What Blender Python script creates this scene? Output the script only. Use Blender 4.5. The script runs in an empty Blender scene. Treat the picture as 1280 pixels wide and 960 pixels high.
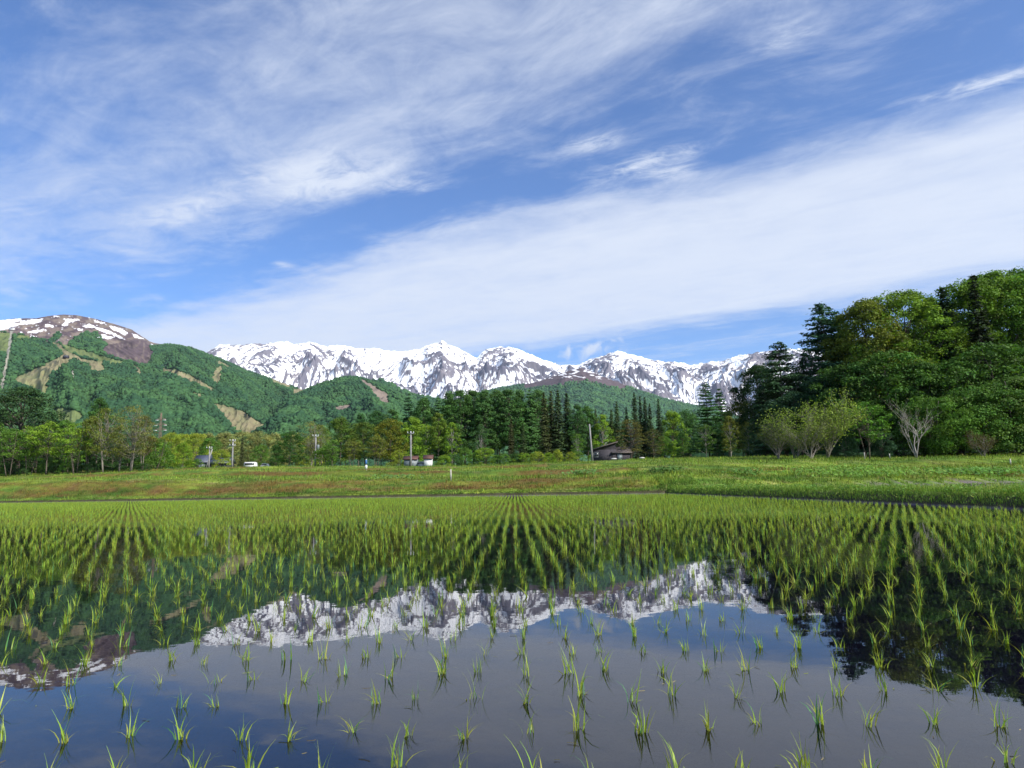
import bpy, math
import numpy as np
from math import radians, sin, cos, tan, pi

rng = np.random.default_rng(7)
SC = bpy.context.scene
COL = SC.collection

# ------------------------------------------------------------------ camera
FPX, PITCH, ROLL, CAMH = 853.0, radians(8.4), radians(1.2), 0.68
FW = np.array([0, cos(PITCH), sin(PITCH)])
_R0 = np.array([1.0, 0, 0]); _U0 = np.cross(_R0, FW)
RT = _R0*cos(ROLL) - _U0*sin(ROLL)
UP = _U0*cos(ROLL) + _R0*sin(ROLL)
CAM = np.array([0, 0, CAMH])

def ray(px, py):
    px = np.asarray(px, float); py = np.asarray(py, float)
    return FW + RT*((px-640)/FPX)[..., None] + UP*((480-py)/FPX)[..., None]

def at(px, py, Y):
    d = ray(px, py); return CAM + d*(Y/d[..., 1])[..., None]

def project(P):
    d = P - CAM; z = np.maximum(d @ FW, 1e-3)
    return 640 + FPX*(d @ RT)/z, 480 - FPX*(d @ UP)/z

cam_d = bpy.data.cameras.new('camera'); cam = bpy.data.objects.new('camera', cam_d); COL.objects.link(cam)
from mathutils import Matrix, Vector
m = Matrix.Identity(4)
for i in range(3):
    m[i][0] = RT[i]; m[i][1] = UP[i]; m[i][2] = -FW[i]; m[i][3] = CAM[i]
cam.matrix_world = m
cam_d.sensor_fit = 'HORIZONTAL'; cam_d.sensor_width = 36.0; cam_d.lens = 36.0*FPX/1280.0
cam_d.clip_start = 0.05; cam_d.clip_end = 60000
SC.camera = cam

# ------------------------------------------------------------------ noise
def _h(xi, yi, s):
    h = (xi.astype(np.int64)*374761393 + yi.astype(np.int64)*668265263 + s*974634777) & 0xffffffff
    h = ((h ^ (h >> 13))*1274126177) & 0xffffffff
    h = ((h ^ (h >> 15))*2246822519) & 0xffffffff
    return ((h ^ (h >> 16)) & 0xffffff)/float(0x1000000)*2*pi

def gn(x, y, s=0):
    x = np.asarray(x, float); y = np.asarray(y, float)
    x0 = np.floor(x); y0 = np.floor(y); fx = x-x0; fy = y-y0
    def g(i, j):
        a = _h(x0+i, y0+j, s); return np.cos(a)*(fx-i) + np.sin(a)*(fy-j)
    u = fx*fx*fx*(fx*(fx*6-15)+10); v = fy*fy*fy*(fy*(fy*6-15)+10)
    a = g(0, 0); b = g(1, 0); c = g(0, 1); d = g(1, 1)
    return 1.5*(a+(b-a)*u + (c+(d-c)*u - a-(b-a)*u)*v)

def fbm(x, y, o=4, s=0, l=2.05, g=0.5):
    r = 0; a = 1; t = 0
    for k in range(o):
        r = r + a*gn(x, y, s+k*17); t += a; a *= g; x = x*l+3.7; y = y*l-1.3
    return r/t

def ridged(x, y, o=5, s=0, l=2.1, g=0.55):
    r = 0; a = 1; t = 0; w = 1
    for k in range(o):
        n = (1-np.abs(gn(x, y, s+k*31)))**2
        r = r + a*n*w; t += a; w = np.clip(n*1.3, 0, 1); a *= g; x = x*l+5.1; y = y*l+2.2
    return r/t

def sm(e0, e1, x):
    t = np.clip((x-e0)/(e1-e0), 0, 1); return t*t*(3-2*t)

def in_poly(px, py, poly):
    ins = np.zeros(np.shape(px), bool); n = len(poly)
    for i in range(n):
        x1, y1 = poly[i]; x2, y2 = poly[(i+1) % n]
        if y1 == y2: continue
        c = ((y1 > py) != (y2 > py)) & (px < (x2-x1)*(py-y1)/(y2-y1)+x1)
        ins ^= c
    return ins

# ------------------------------------------------------------------ mesh helpers
class MB:
    """collects vertices and faces of one mesh"""
    def __init__(s): s.v = []; s.q = []; s.t = []; s.c = []; s.n = 0
    def add(s, v, q=None, t=None, c=None):
        v = np.asarray(v, float).reshape(-1, 3)
        if q is not None and len(q): s.q.append(np.asarray(q, np.int64).reshape(-1, 4)+s.n)
        if t is not None and len(t): s.t.append(np.asarray(t, np.int64).reshape(-1, 3)+s.n)
        s.v.append(v)
        if c is None: c = (1, 1, 1)
        c = np.asarray(c, float)
        if c.ndim == 1: c = np.tile(c, (len(v), 1))
        s.c.append(c); s.n += len(v); return s
    def mesh(s, name, mat=None, smooth=False):
        v = np.concatenate(s.v); c = np.concatenate(s.c)
        q = np.concatenate(s.q) if s.q else np.zeros((0, 4), np.int64)
        t = np.concatenate(s.t) if s.t else np.zeros((0, 3), np.int64)
        me = bpy.data.meshes.new(name)
        me.vertices.add(len(v)); me.vertices.foreach_set('co', v.astype(np.float32).ravel())
        me.loops.add(len(q)*4+len(t)*3)
        me.loops.foreach_set('vertex_index', np.concatenate([q.ravel(), t.ravel()]).astype(np.int32))
        me.polygons.add(len(q)+len(t))
        ls = np.concatenate([np.arange(len(q))*4, len(q)*4+np.arange(len(t))*3]).astype(np.int32)
        me.polygons.foreach_set('loop_start', ls)
        if smooth: me.polygons.foreach_set('use_smooth', np.ones(len(q)+len(t), bool))
        a = me.attributes.new('col', 'FLOAT_COLOR', 'POINT')
        a.data.foreach_set('color', np.concatenate([c, np.ones((len(c), 1))], 1).astype(np.float32).ravel())
        me.update(calc_edges=True); me.validate()
        if mat: me.materials.append(mat)
        return me
    def box(s, lo, hi, c=None, rz=0, piv=(0, 0)):
        lo = np.array(lo, float); hi = np.array(hi, float)
        v = np.array([[x, y, z] for z in (lo[2], hi[2]) for y in (lo[1], hi[1]) for x in (lo[0], hi[0])])
        f = [[0, 2, 3, 1], [4, 5, 7, 6], [0, 1, 5, 4], [2, 6, 7, 3], [0, 4, 6, 2], [1, 3, 7, 5]]
        return s.add(v, q=f, c=c)
    def tube(s, pts, rad, sides=6, c=None, cap=True):
        pts = np.asarray(pts, float); k = len(pts); rad = np.broadcast_to(rad, (k,))
        T = np.gradient(pts, axis=0); T /= np.linalg.norm(T, axis=1)[:, None]+1e-9
        ref = np.array([0, 0, 1.0]) if abs(T[0][2]) < .9 else np.array([1.0, 0, 0])
        A = np.cross(T, ref); A /= np.linalg.norm(A, axis=1)[:, None]+1e-9; B = np.cross(T, A)
        an = np.arange(sides)/sides*2*pi
        v = pts[:, None]+(A[:, None]*np.cos(an)[None, :, None]+B[:, None]*np.sin(an)[None, :, None])*rad[:, None, None]
        i = np.arange(k-1)[:, None]*sides; j = np.arange(sides)[None]; jn = (j+1) % sides
        q = np.stack([i+j, i+jn, i+sides+jn, i+sides+j], -1).reshape(-1, 4)
        v = v.reshape(-1, 3); t = []
        if cap:
            v = np.concatenate([v, pts[[0]], pts[[-1]]]); a = k*sides
            t = [[a, (x+1) % sides, x] for x in range(sides)]+[[a+1, (k-1)*sides+x, (k-1)*sides+(x+1) % sides] for x in range(sides)]
        return s.add(v, q=q, t=t, c=c)

def obj(name, me, parent=None, loc=(0, 0, 0), label=None, cat=None, group=None, kind=None, rz=0, scale=None, color=None):
    o = bpy.data.objects.new(name, me); COL.objects.link(o); o.location = loc
    if rz: o.rotation_euler = (0, 0, rz)
    if scale is not None: o.scale = scale
    if parent: o.parent = parent
    if label: o['label'] = label
    if cat: o['category'] = cat
    if group: o['group'] = group
    if kind: o['kind'] = kind
    if color is not None: o.color = (*color, 1)
    return o

# ------------------------------------------------------------------ materials
def mat(name):
    m = bpy.data.materials.new(name); m.use_nodes = True; nt = m.node_tree; nt.nodes.clear()
    out = nt.nodes.new('ShaderNodeOutputMaterial'); return m, nt, out

def N(nt, t, **kw):
    n = nt.nodes.new(t)
    for k, v in kw.items(): setattr(n, k, v)
    return n

def leaf_mat(name, trans=.35, rough=.55, spec=.25, usecolor=True, noise=6.0, nz=.35):
    m, nt, out = mat(name); L = nt.links.new
    at_ = N(nt, 'ShaderNodeAttribute', attribute_name='col')
    src = at_.outputs['Color']
    if usecolor:
        oi = N(nt, 'ShaderNodeObjectInfo')
        mx = N(nt, 'ShaderNodeMix', data_type='RGBA', blend_type='MULTIPLY'); mx.inputs[0].default_value = 1
        L(src, mx.inputs[6]); L(oi.outputs['Color'], mx.inputs[7]); src = mx.outputs[2]
    b = N(nt, 'ShaderNodeBsdfPrincipled'); b.inputs['Roughness'].default_value = rough
    b.inputs['Specular IOR Level'].default_value = spec
    L(src, b.inputs['Base Color'])
    t = N(nt, 'ShaderNodeBsdfTranslucent')
    g = N(nt, 'ShaderNodeMix', data_type='RGBA', blend_type='MULTIPLY'); g.inputs[0].default_value = 1
    g.inputs[7].default_value = (1.15, 1.2, .55, 1); L(src, g.inputs[6]); L(g.outputs[2], t.inputs['Color'])
    ms = N(nt, 'ShaderNodeMixShader'); ms.inputs[0].default_value = trans
    L(b.outputs[0], ms.inputs[1]); L(t.outputs[0], ms.inputs[2]); L(ms.outputs[0], out.inputs[0])
    return m

def plain(name, col, rough=.7, metal=0, nscale=8, namt=.25, spec=.4, col2=None, bump=0):
    m, nt, out = mat(name); L = nt.links.new
    b = N(nt, 'ShaderNodeBsdfPrincipled'); b.inputs['Roughness'].default_value = rough
    b.inputs['Metallic'].default_value = metal; b.inputs['Specular IOR Level'].default_value = spec
    tc = N(nt, 'ShaderNodeTexCoord'); n = N(nt, 'ShaderNodeTexNoise'); n.inputs['Scale'].default_value = nscale
    n.inputs['Detail'].default_value = 5; L(tc.outputs['Object'], n.inputs['Vector'])
    r = N(nt, 'ShaderNodeValToRGB'); c2 = col2 or tuple(x*(1-namt*2) for x in col)
    r.color_ramp.elements[0].position = .3; r.color_ramp.elements[1].position = .7
    r.color_ramp.elements[0].color = (*c2, 1); r.color_ramp.elements[1].color = (*col, 1)
    L(n.outputs['Fac'], r.inputs[0]); L(r.outputs[0], b.inputs['Base Color'])
    if bump:
        bp = N(nt, 'ShaderNodeBump'); bp.inputs['Strength'].default_value = bump; L(n.outputs['Fac'], bp.inputs['Height']); L(bp.outputs[0], b.inputs['Normal'])
    L(b.outputs[0], out.inputs[0]); return m

def terrain_mat(name, scale, amt=.35, rough=.9, bump=.0, bdist=1.0):
    """vertex colour (what grows there) varied by noise"""
    m, nt, out = mat(name); L = nt.links.new
    a = N(nt, 'ShaderNodeAttribute', attribute_name='col')
    tc = N(nt, 'ShaderNodeTexCoord'); n = N(nt, 'ShaderNodeTexNoise'); n.inputs['Scale'].default_value = scale
    n.inputs['Detail'].default_value = 8; n.inputs['Roughness'].default_value = .65; L(tc.outputs['Object'], n.inputs['Vector'])
    mr = N(nt, 'ShaderNodeMapRange'); mr.inputs[1].default_value = .3; mr.inputs[2].default_value = .7
    mr.inputs[3].default_value = 1-amt; mr.inputs[4].default_value = 1+amt; L(n.outputs['Fac'], mr.inputs[0])
    v = N(nt, 'ShaderNodeVectorMath', operation='SCALE'); L(a.outputs['Color'], v.inputs[0]); L(mr.outputs[0], v.inputs['Scale'])
    b = N(nt, 'ShaderNodeBsdfPrincipled'); b.inputs['Roughness'].default_value = rough; b.inputs['Specular IOR Level'].default_value = .1
    L(v.outputs[0], b.inputs['Base Color'])
    if bump:
        bp = N(nt, 'ShaderNodeBump'); bp.inputs['Strength'].default_value = bump; bp.inputs['Distance'].default_value = bdist
        L(n.outputs['Fac'], bp.inputs['Height']); L(bp.outputs[0], b.inputs['Normal'])
    L(b.outputs[0], out.inputs[0]); return m

M_leaf = leaf_mat('leaf', .35, .6, .12)
M_needle = leaf_mat('needle', .15, .65, .1)
M_rice = leaf_mat('rice_leaf', .45, .45, .28, usecolor=False)
M_grass = leaf_mat('grass_blade', .35, .65, .1, usecolor=False)
M_wood = leaf_mat('far_crown', .12, .8, .1, usecolor=False)
M_bark = plain('bark', (.13, .105, .08), .9, nscale=3, bump=.3)
M_birch = plain('pale_bark', (.33, .3, .26), .8, nscale=3)
M_bark2 = plain('grey_bark', (.24, .21, .17), .85, nscale=3)
M_conc = plain('pole_concrete', (.3, .29, .28), .8, nscale=2)
M_steel = plain('galvanised_steel', (.35, .36, .37), .45, .6, nscale=5)
M_rust = plain('red_brown_steel', (.26, .17, .13), .7, nscale=3)
M_ins = plain('white_insulator', (.75, .78, .8), .3)
M_dwood = plain('dark_timber', (.045, .04, .05), .8, nscale=4)
M_droof = plain('weathered_roof', (.14, .115, .11), .8, nscale=2)
M_rroof = plain('red_brown_roof', (.13, .06, .045), .7, nscale=2)
M_white = plain('white_paint', (.62, .62, .6), .5, nscale=2, namt=.06)
M_grey = plain('grey_metal_sheet', (.17, .2, .21), .5, nscale=2, namt=.12)
M_slate = plain('blue_grey_roof', (.1, .115, .15), .5, nscale=2)
M_glass = plain('dark_window_glass', (.03, .035, .04), .1, spec=.8)
M_tyre = plain('black_rubber', (.02, .02, .02), .8)
M_stone = plain('pale_stone', (.6, .58, .54), .8)
M_blue = plain('blue_cap', (.05, .16, .42), .5)
M_stake = plain('stake_wood', (.5, .47, .4), .8)

# ------------------------------------------------------------------ ground shape
def I(x, xs, ys): return np.interp(x, xs, ys)

def ab(x, y): return y+.41*x-42.6, x+.048*y-10.5
def xy(a, b):
    d = 1-.41*.048
    return ((b+10.5)-.048*(a+42.6))/d, ((a+42.6)-.41*(b+10.5))/d

def G(x, y):
    x = np.asarray(x, float); y = np.asarray(y, float)
    a, b = ab(x, y)
    P = I(a, [-.12, .0, .25, 3, 4, 13.5, 14.6, 24, 25, 35, 45, 70, 300, 1500, 14000], [-.07, .05, .22, .95, 1.02, 1.4, 1.85, 2.3, 2.6, 2.95, 3.2, 3.6, 8, 25, 40])
    add = 1.05*sm(0, 1, -x/45)*sm(.2, 5, a)*(1-.35*sm(12, 45, a))
    P = P+add
    w = y-39.1-.12*b
    R = I(w, [-.4, 0, .5, 5, 6.5, 11, 13, 24, 40, 300, 1500, 14000], [.1, .12, .5, .95, 1.2, 1.5, 1.95, 2.6, 3.3, 8, 25, 40])
    k = sm(0, 8, b); g = P*(1-k)+R*k
    g = np.where(b > 0, np.maximum(np.where(w < 0, .1, g), .1), g)
    dike = I(b, [-.1, 0, .3, .9, 1.5, 2.0, 2.3], [-.07, .05, .30, .34, .3, .12, .1])
    inside = (a < .2) & (b < 2.3)
    g = np.where(b > -.1, np.where((a > .2), np.maximum(g, np.where(b < 2.3, dike, -9)), np.where(b < 2.3, dike, g)), g)
    g = np.where((a <= -.12) & (b <= -.1), -.07, g)
    out = (a > .3) | (b > .3)
    n = .16*fbm(x*.35, y*.35, 3, 5)*sm(.3, 3, np.maximum(a, b-2.3))+.25*fbm(x*.06, y*.06, 2, 9)*sm(4, 14, np.maximum(a, w))
    return g+np.where(out, n, 0)

def grass_col(x, y):
    """what grows where on the banks: lush green, yellow green, straw, red sorrel; darker brown along the terrace lips"""
    a, b = ab(x, y)
    g1 = np.array([.085, .165, .025]); g2 = np.array([.20, .26, .035]); st = np.array([.27, .22, .10]); rd = np.array([.17, .06, .03])
    n = fbm(x*.16, y*.7, 4, 21); n2 = fbm(x*.5, y*1.2, 3, 44); n3 = fbm(x*.06+3, y*.3, 3, 77)
    k = sm(-.3, .35, n)[..., None]; c = g1*(1-k)+g2*k
    k = (sm(.1, .45, n2)*.55)[..., None]; c = c*(1-k)+st*k
    tuft = fbm(x*1.1, y*2.6, 3, 63); c = c*((1+.75*tuft)*(1+.75*fbm(x*.045, a*1.25, 3, 201)))[..., None]; c = np.clip(c, .01, .6)
    band = sm(.7, 1.3, a+.5*n2)*(1-sm(3.2, 4.6, a+.8*n2))*(1-sm(-4, 2, b))
    band2 = 1.1*sm(12.8, 13.4, a)*(1-sm(14.6, 15.4, a))+1.0*sm(23.2, 23.8, a)*(1-sm(25, 26, a))*(1-sm(-4, 2, b))  # darker brown lines following the terrace lips
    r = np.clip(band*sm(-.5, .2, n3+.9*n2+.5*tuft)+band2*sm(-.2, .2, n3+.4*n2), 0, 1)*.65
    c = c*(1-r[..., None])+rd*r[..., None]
    return c

def stepspace(marks):
    o = []
    for (a, b, s) in marks: o.append(np.arange(a, b, s))
    return np.concatenate(o+[[marks[-1][1]]])

mb = MB()
aa = stepspace([(-65, -1, 2.0), (-1, -.2, .2), (-.2, .4, .04), (.4, 6, .2), (6, 50, .6), (50, 150, 4), (150, 1500, 60), (1500, 14000, 700)])
bb = stepspace([(-9000, -600, 600), (-600, -120, 40), (-120, -10, 1.2), (-10, -.3, .7), (-.3, .5, .05), (.5, 2.6, .12), (2.6, 60, .8), (60, 200, 10), (200, 600, 50), (600, 9000, 700)])
A, B = np.meshgrid(aa, bb, indexing='ij'); X, Y = xy(A, B); Z = G(X, Y)
nA, nB = A.shape; i = np.arange(nA-1)[:, None]*nB+np.arange(nB-1)[None]
q = np.stack([i, i+1, i+nB+1, i+nB], -1).reshape(-1, 4)[:, ::-1]
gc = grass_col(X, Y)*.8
mud = np.array([.14, .105, .14])
inside = ((A < -.02) & (B < -.02)) | ((B > 2.0) & (Y < 38.9+.12*B))
gc = np.where(inside[..., None], mud, gc)
lip = ((A >= -.02) & (A < .22) & (B < .3)) | ((B >= -.02) & (B < .2) & (A < .2))
gc = np.where(lip[..., None], np.array([.06, .055, .03]), gc)
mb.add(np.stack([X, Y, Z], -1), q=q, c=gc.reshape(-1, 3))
M_ground = terrain_mat('soil_and_turf', 1.7, .35, .95, .4, .1)
obj('ground', mb.mesh('ground', M_ground, True), kind='structure')

# ------------------------------------------------------------------ water
m, nt, out = mat('paddy_water'); L = nt.links.new
tc = N(nt, 'ShaderNodeTexCoord'); n1 = N(nt, 'ShaderNodeTexNoise'); n1.inputs['Scale'].default_value = 2.2; n1.inputs['Detail'].default_value = 3
mp = N(nt, 'ShaderNodeMapping'); mp.inputs['Scale'].default_value = (1, 1.6, 1); L(tc.outputs['Object'], mp.inputs[0]); L(mp.outputs[0], n1.inputs['Vector'])
n2 = N(nt, 'ShaderNodeTexNoise'); n2.inputs['Scale'].default_value = 22; n2.inputs['Detail'].default_value = 2; L(mp.outputs[0], n2.inputs['Vector'])
ad = N(nt, 'ShaderNodeMath', operation='MULTIPLY_ADD'); ad.inputs[1].default_value = .05; L(n2.outputs['Fac'], ad.inputs[0]); L(n1.outputs['Fac'], ad.inputs[2])
bp = N(nt, 'ShaderNodeBump'); bp.inputs['Strength'].default_value = 1; bp.inputs['Distance'].default_value = .0005; L(ad.outputs[0], bp.inputs['Height'])
fr = N(nt, 'ShaderNodeFresnel'); fr.inputs['IOR'].default_value = 1.62; L(bp.outputs[0], fr.inputs['Normal'])
tr = N(nt, 'ShaderNodeBsdfTransparent'); tr.inputs[0].default_value = (.64, .61, .66, 1)
gl = N(nt, 'ShaderNodeBsdfGlossy'); gl.inputs['Roughness'].default_value = .004; L(bp.outputs[0], gl.inputs['Normal'])
ms = N(nt, 'ShaderNodeMixShader'); L(fr.outputs[0], ms.inputs[0]); L(tr.outputs[0], ms.inputs[1]); L(gl.outputs[0], ms.inputs[2]); L(ms.outputs[0], out.inputs[0])
M_water = m
c4 = [xy(-.0, -.0), xy(-.0, -140), xy(-75, -140), xy(-75, -.0)]
mw = MB(); mw.add([[x, y, 0] for x, y in c4], q=[[0, 1, 2, 3]])
obj('paddy_water', mw.mesh('paddy_water', M_water), kind='structure')
mw = MB(); xs = np.array([xy(-44, 2.0)[0], 90])
p = [xy(-.9, 2.0), xy(-40, 2.0)]
mw.add([[p[0][0], 39.3, .17], [p[1][0], p[1][1], .17], [90, 0, .17], [90, 48.9, .17]], q=[[0, 1, 2, 3]])
obj('neighbouring_paddy_water', mw.mesh('neighbouring_paddy_water', M_water), kind='structure')

# ------------------------------------------------------------------ rice
def rice_clump(seed, segs=6, nb=None, wmul=1.0, H=1.0):
    r = np.random.default_rng(seed); o = MB()
    nb = nb or r.integers(8, 17)
    for k in range(nb):
        az = r.uniform(0, 2*pi); bx, by = r.normal(0, .009, 2); h = r.uniform(.045, .115)*H
        lean = r.uniform(.02, .6); bend = r.uniform(1.0, 2.3) if r.random() < .38 else r.uniform(0, .8); w = r.uniform(.0014, .0027)*wmul
        kind = r.random()
        if kind < .16 and segs > 2:      # a leaf that has fallen onto the water
            lean = 1.15; bend = .5; h *= .8
        s = np.linspace(0, 1, segs+1); Ltot = h+.05
        th = lean*np.clip(s*1.4, 0, 1)+bend*s**2.2
        dl = Ltot/segs
        rr = np.concatenate([[0], np.cumsum(np.sin(th[:-1])*dl)]); zz = np.concatenate([[0], np.cumsum(np.cos(th[:-1])*dl)])-.05
        if kind < .16: zz = np.maximum(zz, np.where(s > .35, .003, -1))
        d = np.array([cos(az), sin(az), 0]); tw = az+pi/2+r.uniform(-.9, .9); e = np.array([cos(tw), sin(tw), 0])
        c = np.array([bx, by, 0])+rr[:, None]*d+zz[:, None]*np.array([0, 0, 1])
        ww = w*np.clip(np.sin(pi*np.clip(s*.9+.18, 0, 1))*1.15, .12, 1)
        v = np.empty((2*(segs+1), 3)); v[0::2] = c-e*ww[:, None]; v[1::2] = c+e*ww[:, None]
        q = [[2*i, 2*i+1, 2*i+3, 2*i+2] for i in range(segs)]
        base = np.array([.32, .42, .05])*r.uniform(.6, 1.15); base[0] *= r.uniform(.75, 1.25)
        if kind < .16: base = np.array([.40, .40, .07])*r.uniform(.7, 1.0)
        elif kind > .9: base = np.array([.10, .27, .10])
        cc = np.repeat(base[None]*(1+.25*(s[:, None]-.5)), 2, 0)
        o.add(v, q=q, c=cc)
    return o

DX, DY = .162, .29
gx = np.arange(-92, 10.4, DX); gy = np.arange(1.15, 82, DY)
GX, GY = np.meshgrid(gx, gy); GX = GX+.006*np.sin(GY*1.7)+.05*fbm(GX*0+3, GY*.12, 2, 3)
# each transplanted row wanders a little and has its own offset
GX = GX.ravel(); GY = GY.ravel()
px_off = rng.normal(0, .015, len(GX)); py_off = rng.normal(0, .024, len(GX))
PX = GX+px_off; PY = GY+py_off
a_, b_ = ab(PX, PY)
keep = (a_ < -.25) & (b_ < -.22) & (np.abs(PX) < .83*PY+1.2) & (rng.random(len(PX)) > .02)
PX, PY = PX[keep], PY[keep]
prj = project(np.stack([PX, PY, np.full(len(PX), .03)], 1))
vis = (prj[0] > -8) & (prj[0] < 1288) & (prj[1] < 975)
order = np.argsort(np.where(vis, PY, 1e9)); near = order[:300]
def GROW(x, y): return (.88+.04*sm(2.6, 6, y+.25*np.maximum(x, 0))-.06*sm(8, 20, y))*(1+.22*fbm(x*.5, y*.5, 2, 8))
protos = [rice_clump(100+k).mesh('rice_seedling', M_rice, True) for k in range(26)]
RL = 'small bright green rice seedling standing in the still open water near the camera'
for j, i in enumerate(near):
    o = obj('rice_seedling', protos[rng.integers(0, 26)], loc=(PX[i], PY[i], 0), rz=rng.uniform(0, 6.28), label=RL, cat='rice seedling', group='rice seedlings in the nearest rows')
    s = rng.uniform(.75, 1.12)*GROW(PX[i], PY[i]); o.scale = (s, s, s*rng.uniform(.85, 1.15)); o.rotation_euler[0] = rng.normal(0, .08); o.rotation_euler[1] = rng.normal(0, .08)
rest = np.setdiff1d(np.arange(len(PX)), near)
def scatter(mb_list, P, rz, sc, tint=None):
    """merge copies of small meshes, many at a time"""
    o = MB(); idx = rng.integers(0, len(mb_list), len(P))
    for k, mbk in enumerate(mb_list):
        s_ = np.where(idx == k)[0]
        if not len(s_): continue
        v = np.concatenate(mbk.v); c = np.concatenate(mbk.c)
        q = np.concatenate(mbk.q) if mbk.q else np.zeros((0, 4), int); t = np.concatenate(mbk.t) if mbk.t else np.zeros((0, 3), int)
        cr, sr = np.cos(rz[s_])[:, None], np.sin(rz[s_])[:, None]
        sx = sc[s_] if sc.ndim == 2 else np.repeat(sc[s_][:, None], 3, 1)
        V = np.stack([(v[None, :, 0]*cr-v[None, :, 1]*sr)*sx[:, [0]], (v[None, :, 0]*sr+v[None, :, 1]*cr)*sx[:, [1]], v[None, :, 2]*sx[:, [2]]], -1)+P[s_][:, None]
        C = np.repeat(c[None], len(s_), 0)
        if tint is not None: C = C*tint[s_][:, None]
        off = (np.arange(len(s_))*len(v))[:, None, None]
        o.add(V.reshape(-1, 3), q=(q[None]+off).reshape(-1, 4) if len(q) else None, t=(t[None]+off).reshape(-1, 3) if len(t) else None, c=C.reshape(-1, 3))
    return o
big = MB()
dist = PY[rest]
for lo, hi, segs, wm, npr in ((0, 9, 5, 1, 16), (9, 20, 4, 1.0, 14), (20, 100, 3, 1.25, 12)):
    s_ = rest[(dist >= lo) & (dist < hi)]
    pl = [rice_clump(300+segs*50+k, segs, wmul=wm) for k in range(npr)]
    P = np.stack([PX[s_], PY[s_], np.zeros(len(s_))], 1)
    sc_ = rng.uniform(.72, 1.25, len(s_))*GROW(P[:, 0], P[:, 1])
    tt = np.ones((len(s_), 3))*rng.uniform(.72, 1.15, (len(s_), 1))*np.array([1.06, 1.12, 1.0])**min(lo/20, 1)
    mm = scatter(pl, P, rng.uniform(0, 6.28, len(s_)), sc_, tt)
    big.add(np.concatenate(mm.v), q=np.concatenate(mm.q), c=np.concatenate(mm.c))
obj('rice_crop', big.mesh('rice_crop', M_rice, True), kind='stuff', label='dense rows of young rice filling the paddy to the far bank', cat='rice crop')

# bits of straw and dropped leaves floating on the water
n = 240; yy = 1.5+rng.uniform(0, 1, n)**1.5*9; xx = rng.uniform(-.8, .8, n)*yy; o_ = MB()
for x_, y_ in zip(xx, yy):
    a_ = rng.uniform(0, pi); l_ = rng.uniform(.004, .018); w_ = rng.uniform(.0006, .0014); t_ = np.linspace(-1, 1, 4)
    cx = x_+np.cos(a_)*t_*l_-np.sin(a_)*t_**2*l_*.2; cy_ = y_+np.sin(a_)*t_*l_+np.cos(a_)*t_**2*l_*.2; nx, ny = -np.sin(a_)*w_, np.cos(a_)*w_
    v = np.empty((8, 3)); v[0::2] = np.stack([cx-nx, cy_-ny, np.full(4, .0022)], 1); v[1::2] = np.stack([cx+nx, cy_+ny, np.full(4, .0035)], 1)
    c_ = np.array([[.32, .26, .12], [.26, .3, .06], [.14, .11, .07]][rng.integers(0, 3)])*rng.uniform(.6, 1.1)
    o_.add(v, q=[[2*i, 2*i+1, 2*i+3, 2*i+2] for i in range(3)], c=c_)
obj('floating_straw', o_.mesh('floating_straw', M_rice), kind='stuff', label='bits of straw and fallen leaves floating on the paddy water', cat='straw')

# ------------------------------------------------------------------ bank grass
def blades(P, h, w, col, lean=.35):
    """one two-segment blade or tuft leaf per point"""
    n = len(P); az = rng.uniform(0, 2*pi, n); le = rng.uniform(0, lean, n)*h; fa = rng.uniform(0, pi, n)
    d = np.stack([np.cos(az), np.sin(az), np.zeros(n)], 1); e = np.stack([np.cos(fa), np.sin(fa), np.zeros(n)], 1)*w[:, None]
    z = np.array([0, 0, 1.0])
    m1 = P+d*(le*.35)[:, None]+z*(h*.55)[:, None]; tp = P+d*le[:, None]+z*h[:, None]
    V = np.stack([P-e, P+e, m1+e*.8, m1-e*.8, tp], 1).reshape(-1, 3)
    k = np.arange(n)[:, None]*5
    o = MB(); o.add(V, q=k+np.array([[0, 1, 2, 3]]), t=k+np.array([[3, 2, 4]]), c=np.repeat(col*np.array([1]), 5, 0)); return o

def merge(mbs):
    o = MB()
    for x in mbs: o.add(np.concatenate(x.v), q=np.concatenate(x.q) if x.q else None, t=np.concatenate(x.t) if x.t else None, c=np.concatenate(x.c))
    return o

def vary(c, amt=.3):
    n = len(c); c = c*rng.uniform(1-amt, 1+amt, (n, 1)); return np.clip(c*rng.uniform(.9, 1.1, (n, 3)), .005, .6)

parts = []
# far bank
n = 150000
Yv = rng.uniform(0, 1, n)**1.5*52+.15; pxs = rng.uniform(-60, 1330, n)
dirx = (pxs-640)/FPX
y0 = (42.6+Yv)/(1+.41*dirx); X_ = dirx*y0; a_, b_ = ab(X_, y0)
k = (b_ < 1.5)
X_, y0 = X_[k], y0[k]; a_ = a_[k]
P = np.stack([X_, y0, G(X_, y0)-.02], 1)
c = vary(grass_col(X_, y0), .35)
ht = (.05+.24*rng.random(len(P))**3)*(1+.9*fbm(X_*.4, y0*.4, 2, 31)); ht = np.where(a_ < .5, ht*.6, ht)
parts.append(blades(P, ht, rng.uniform(.010, .03, len(P)), vary(c, .25)))
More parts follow.
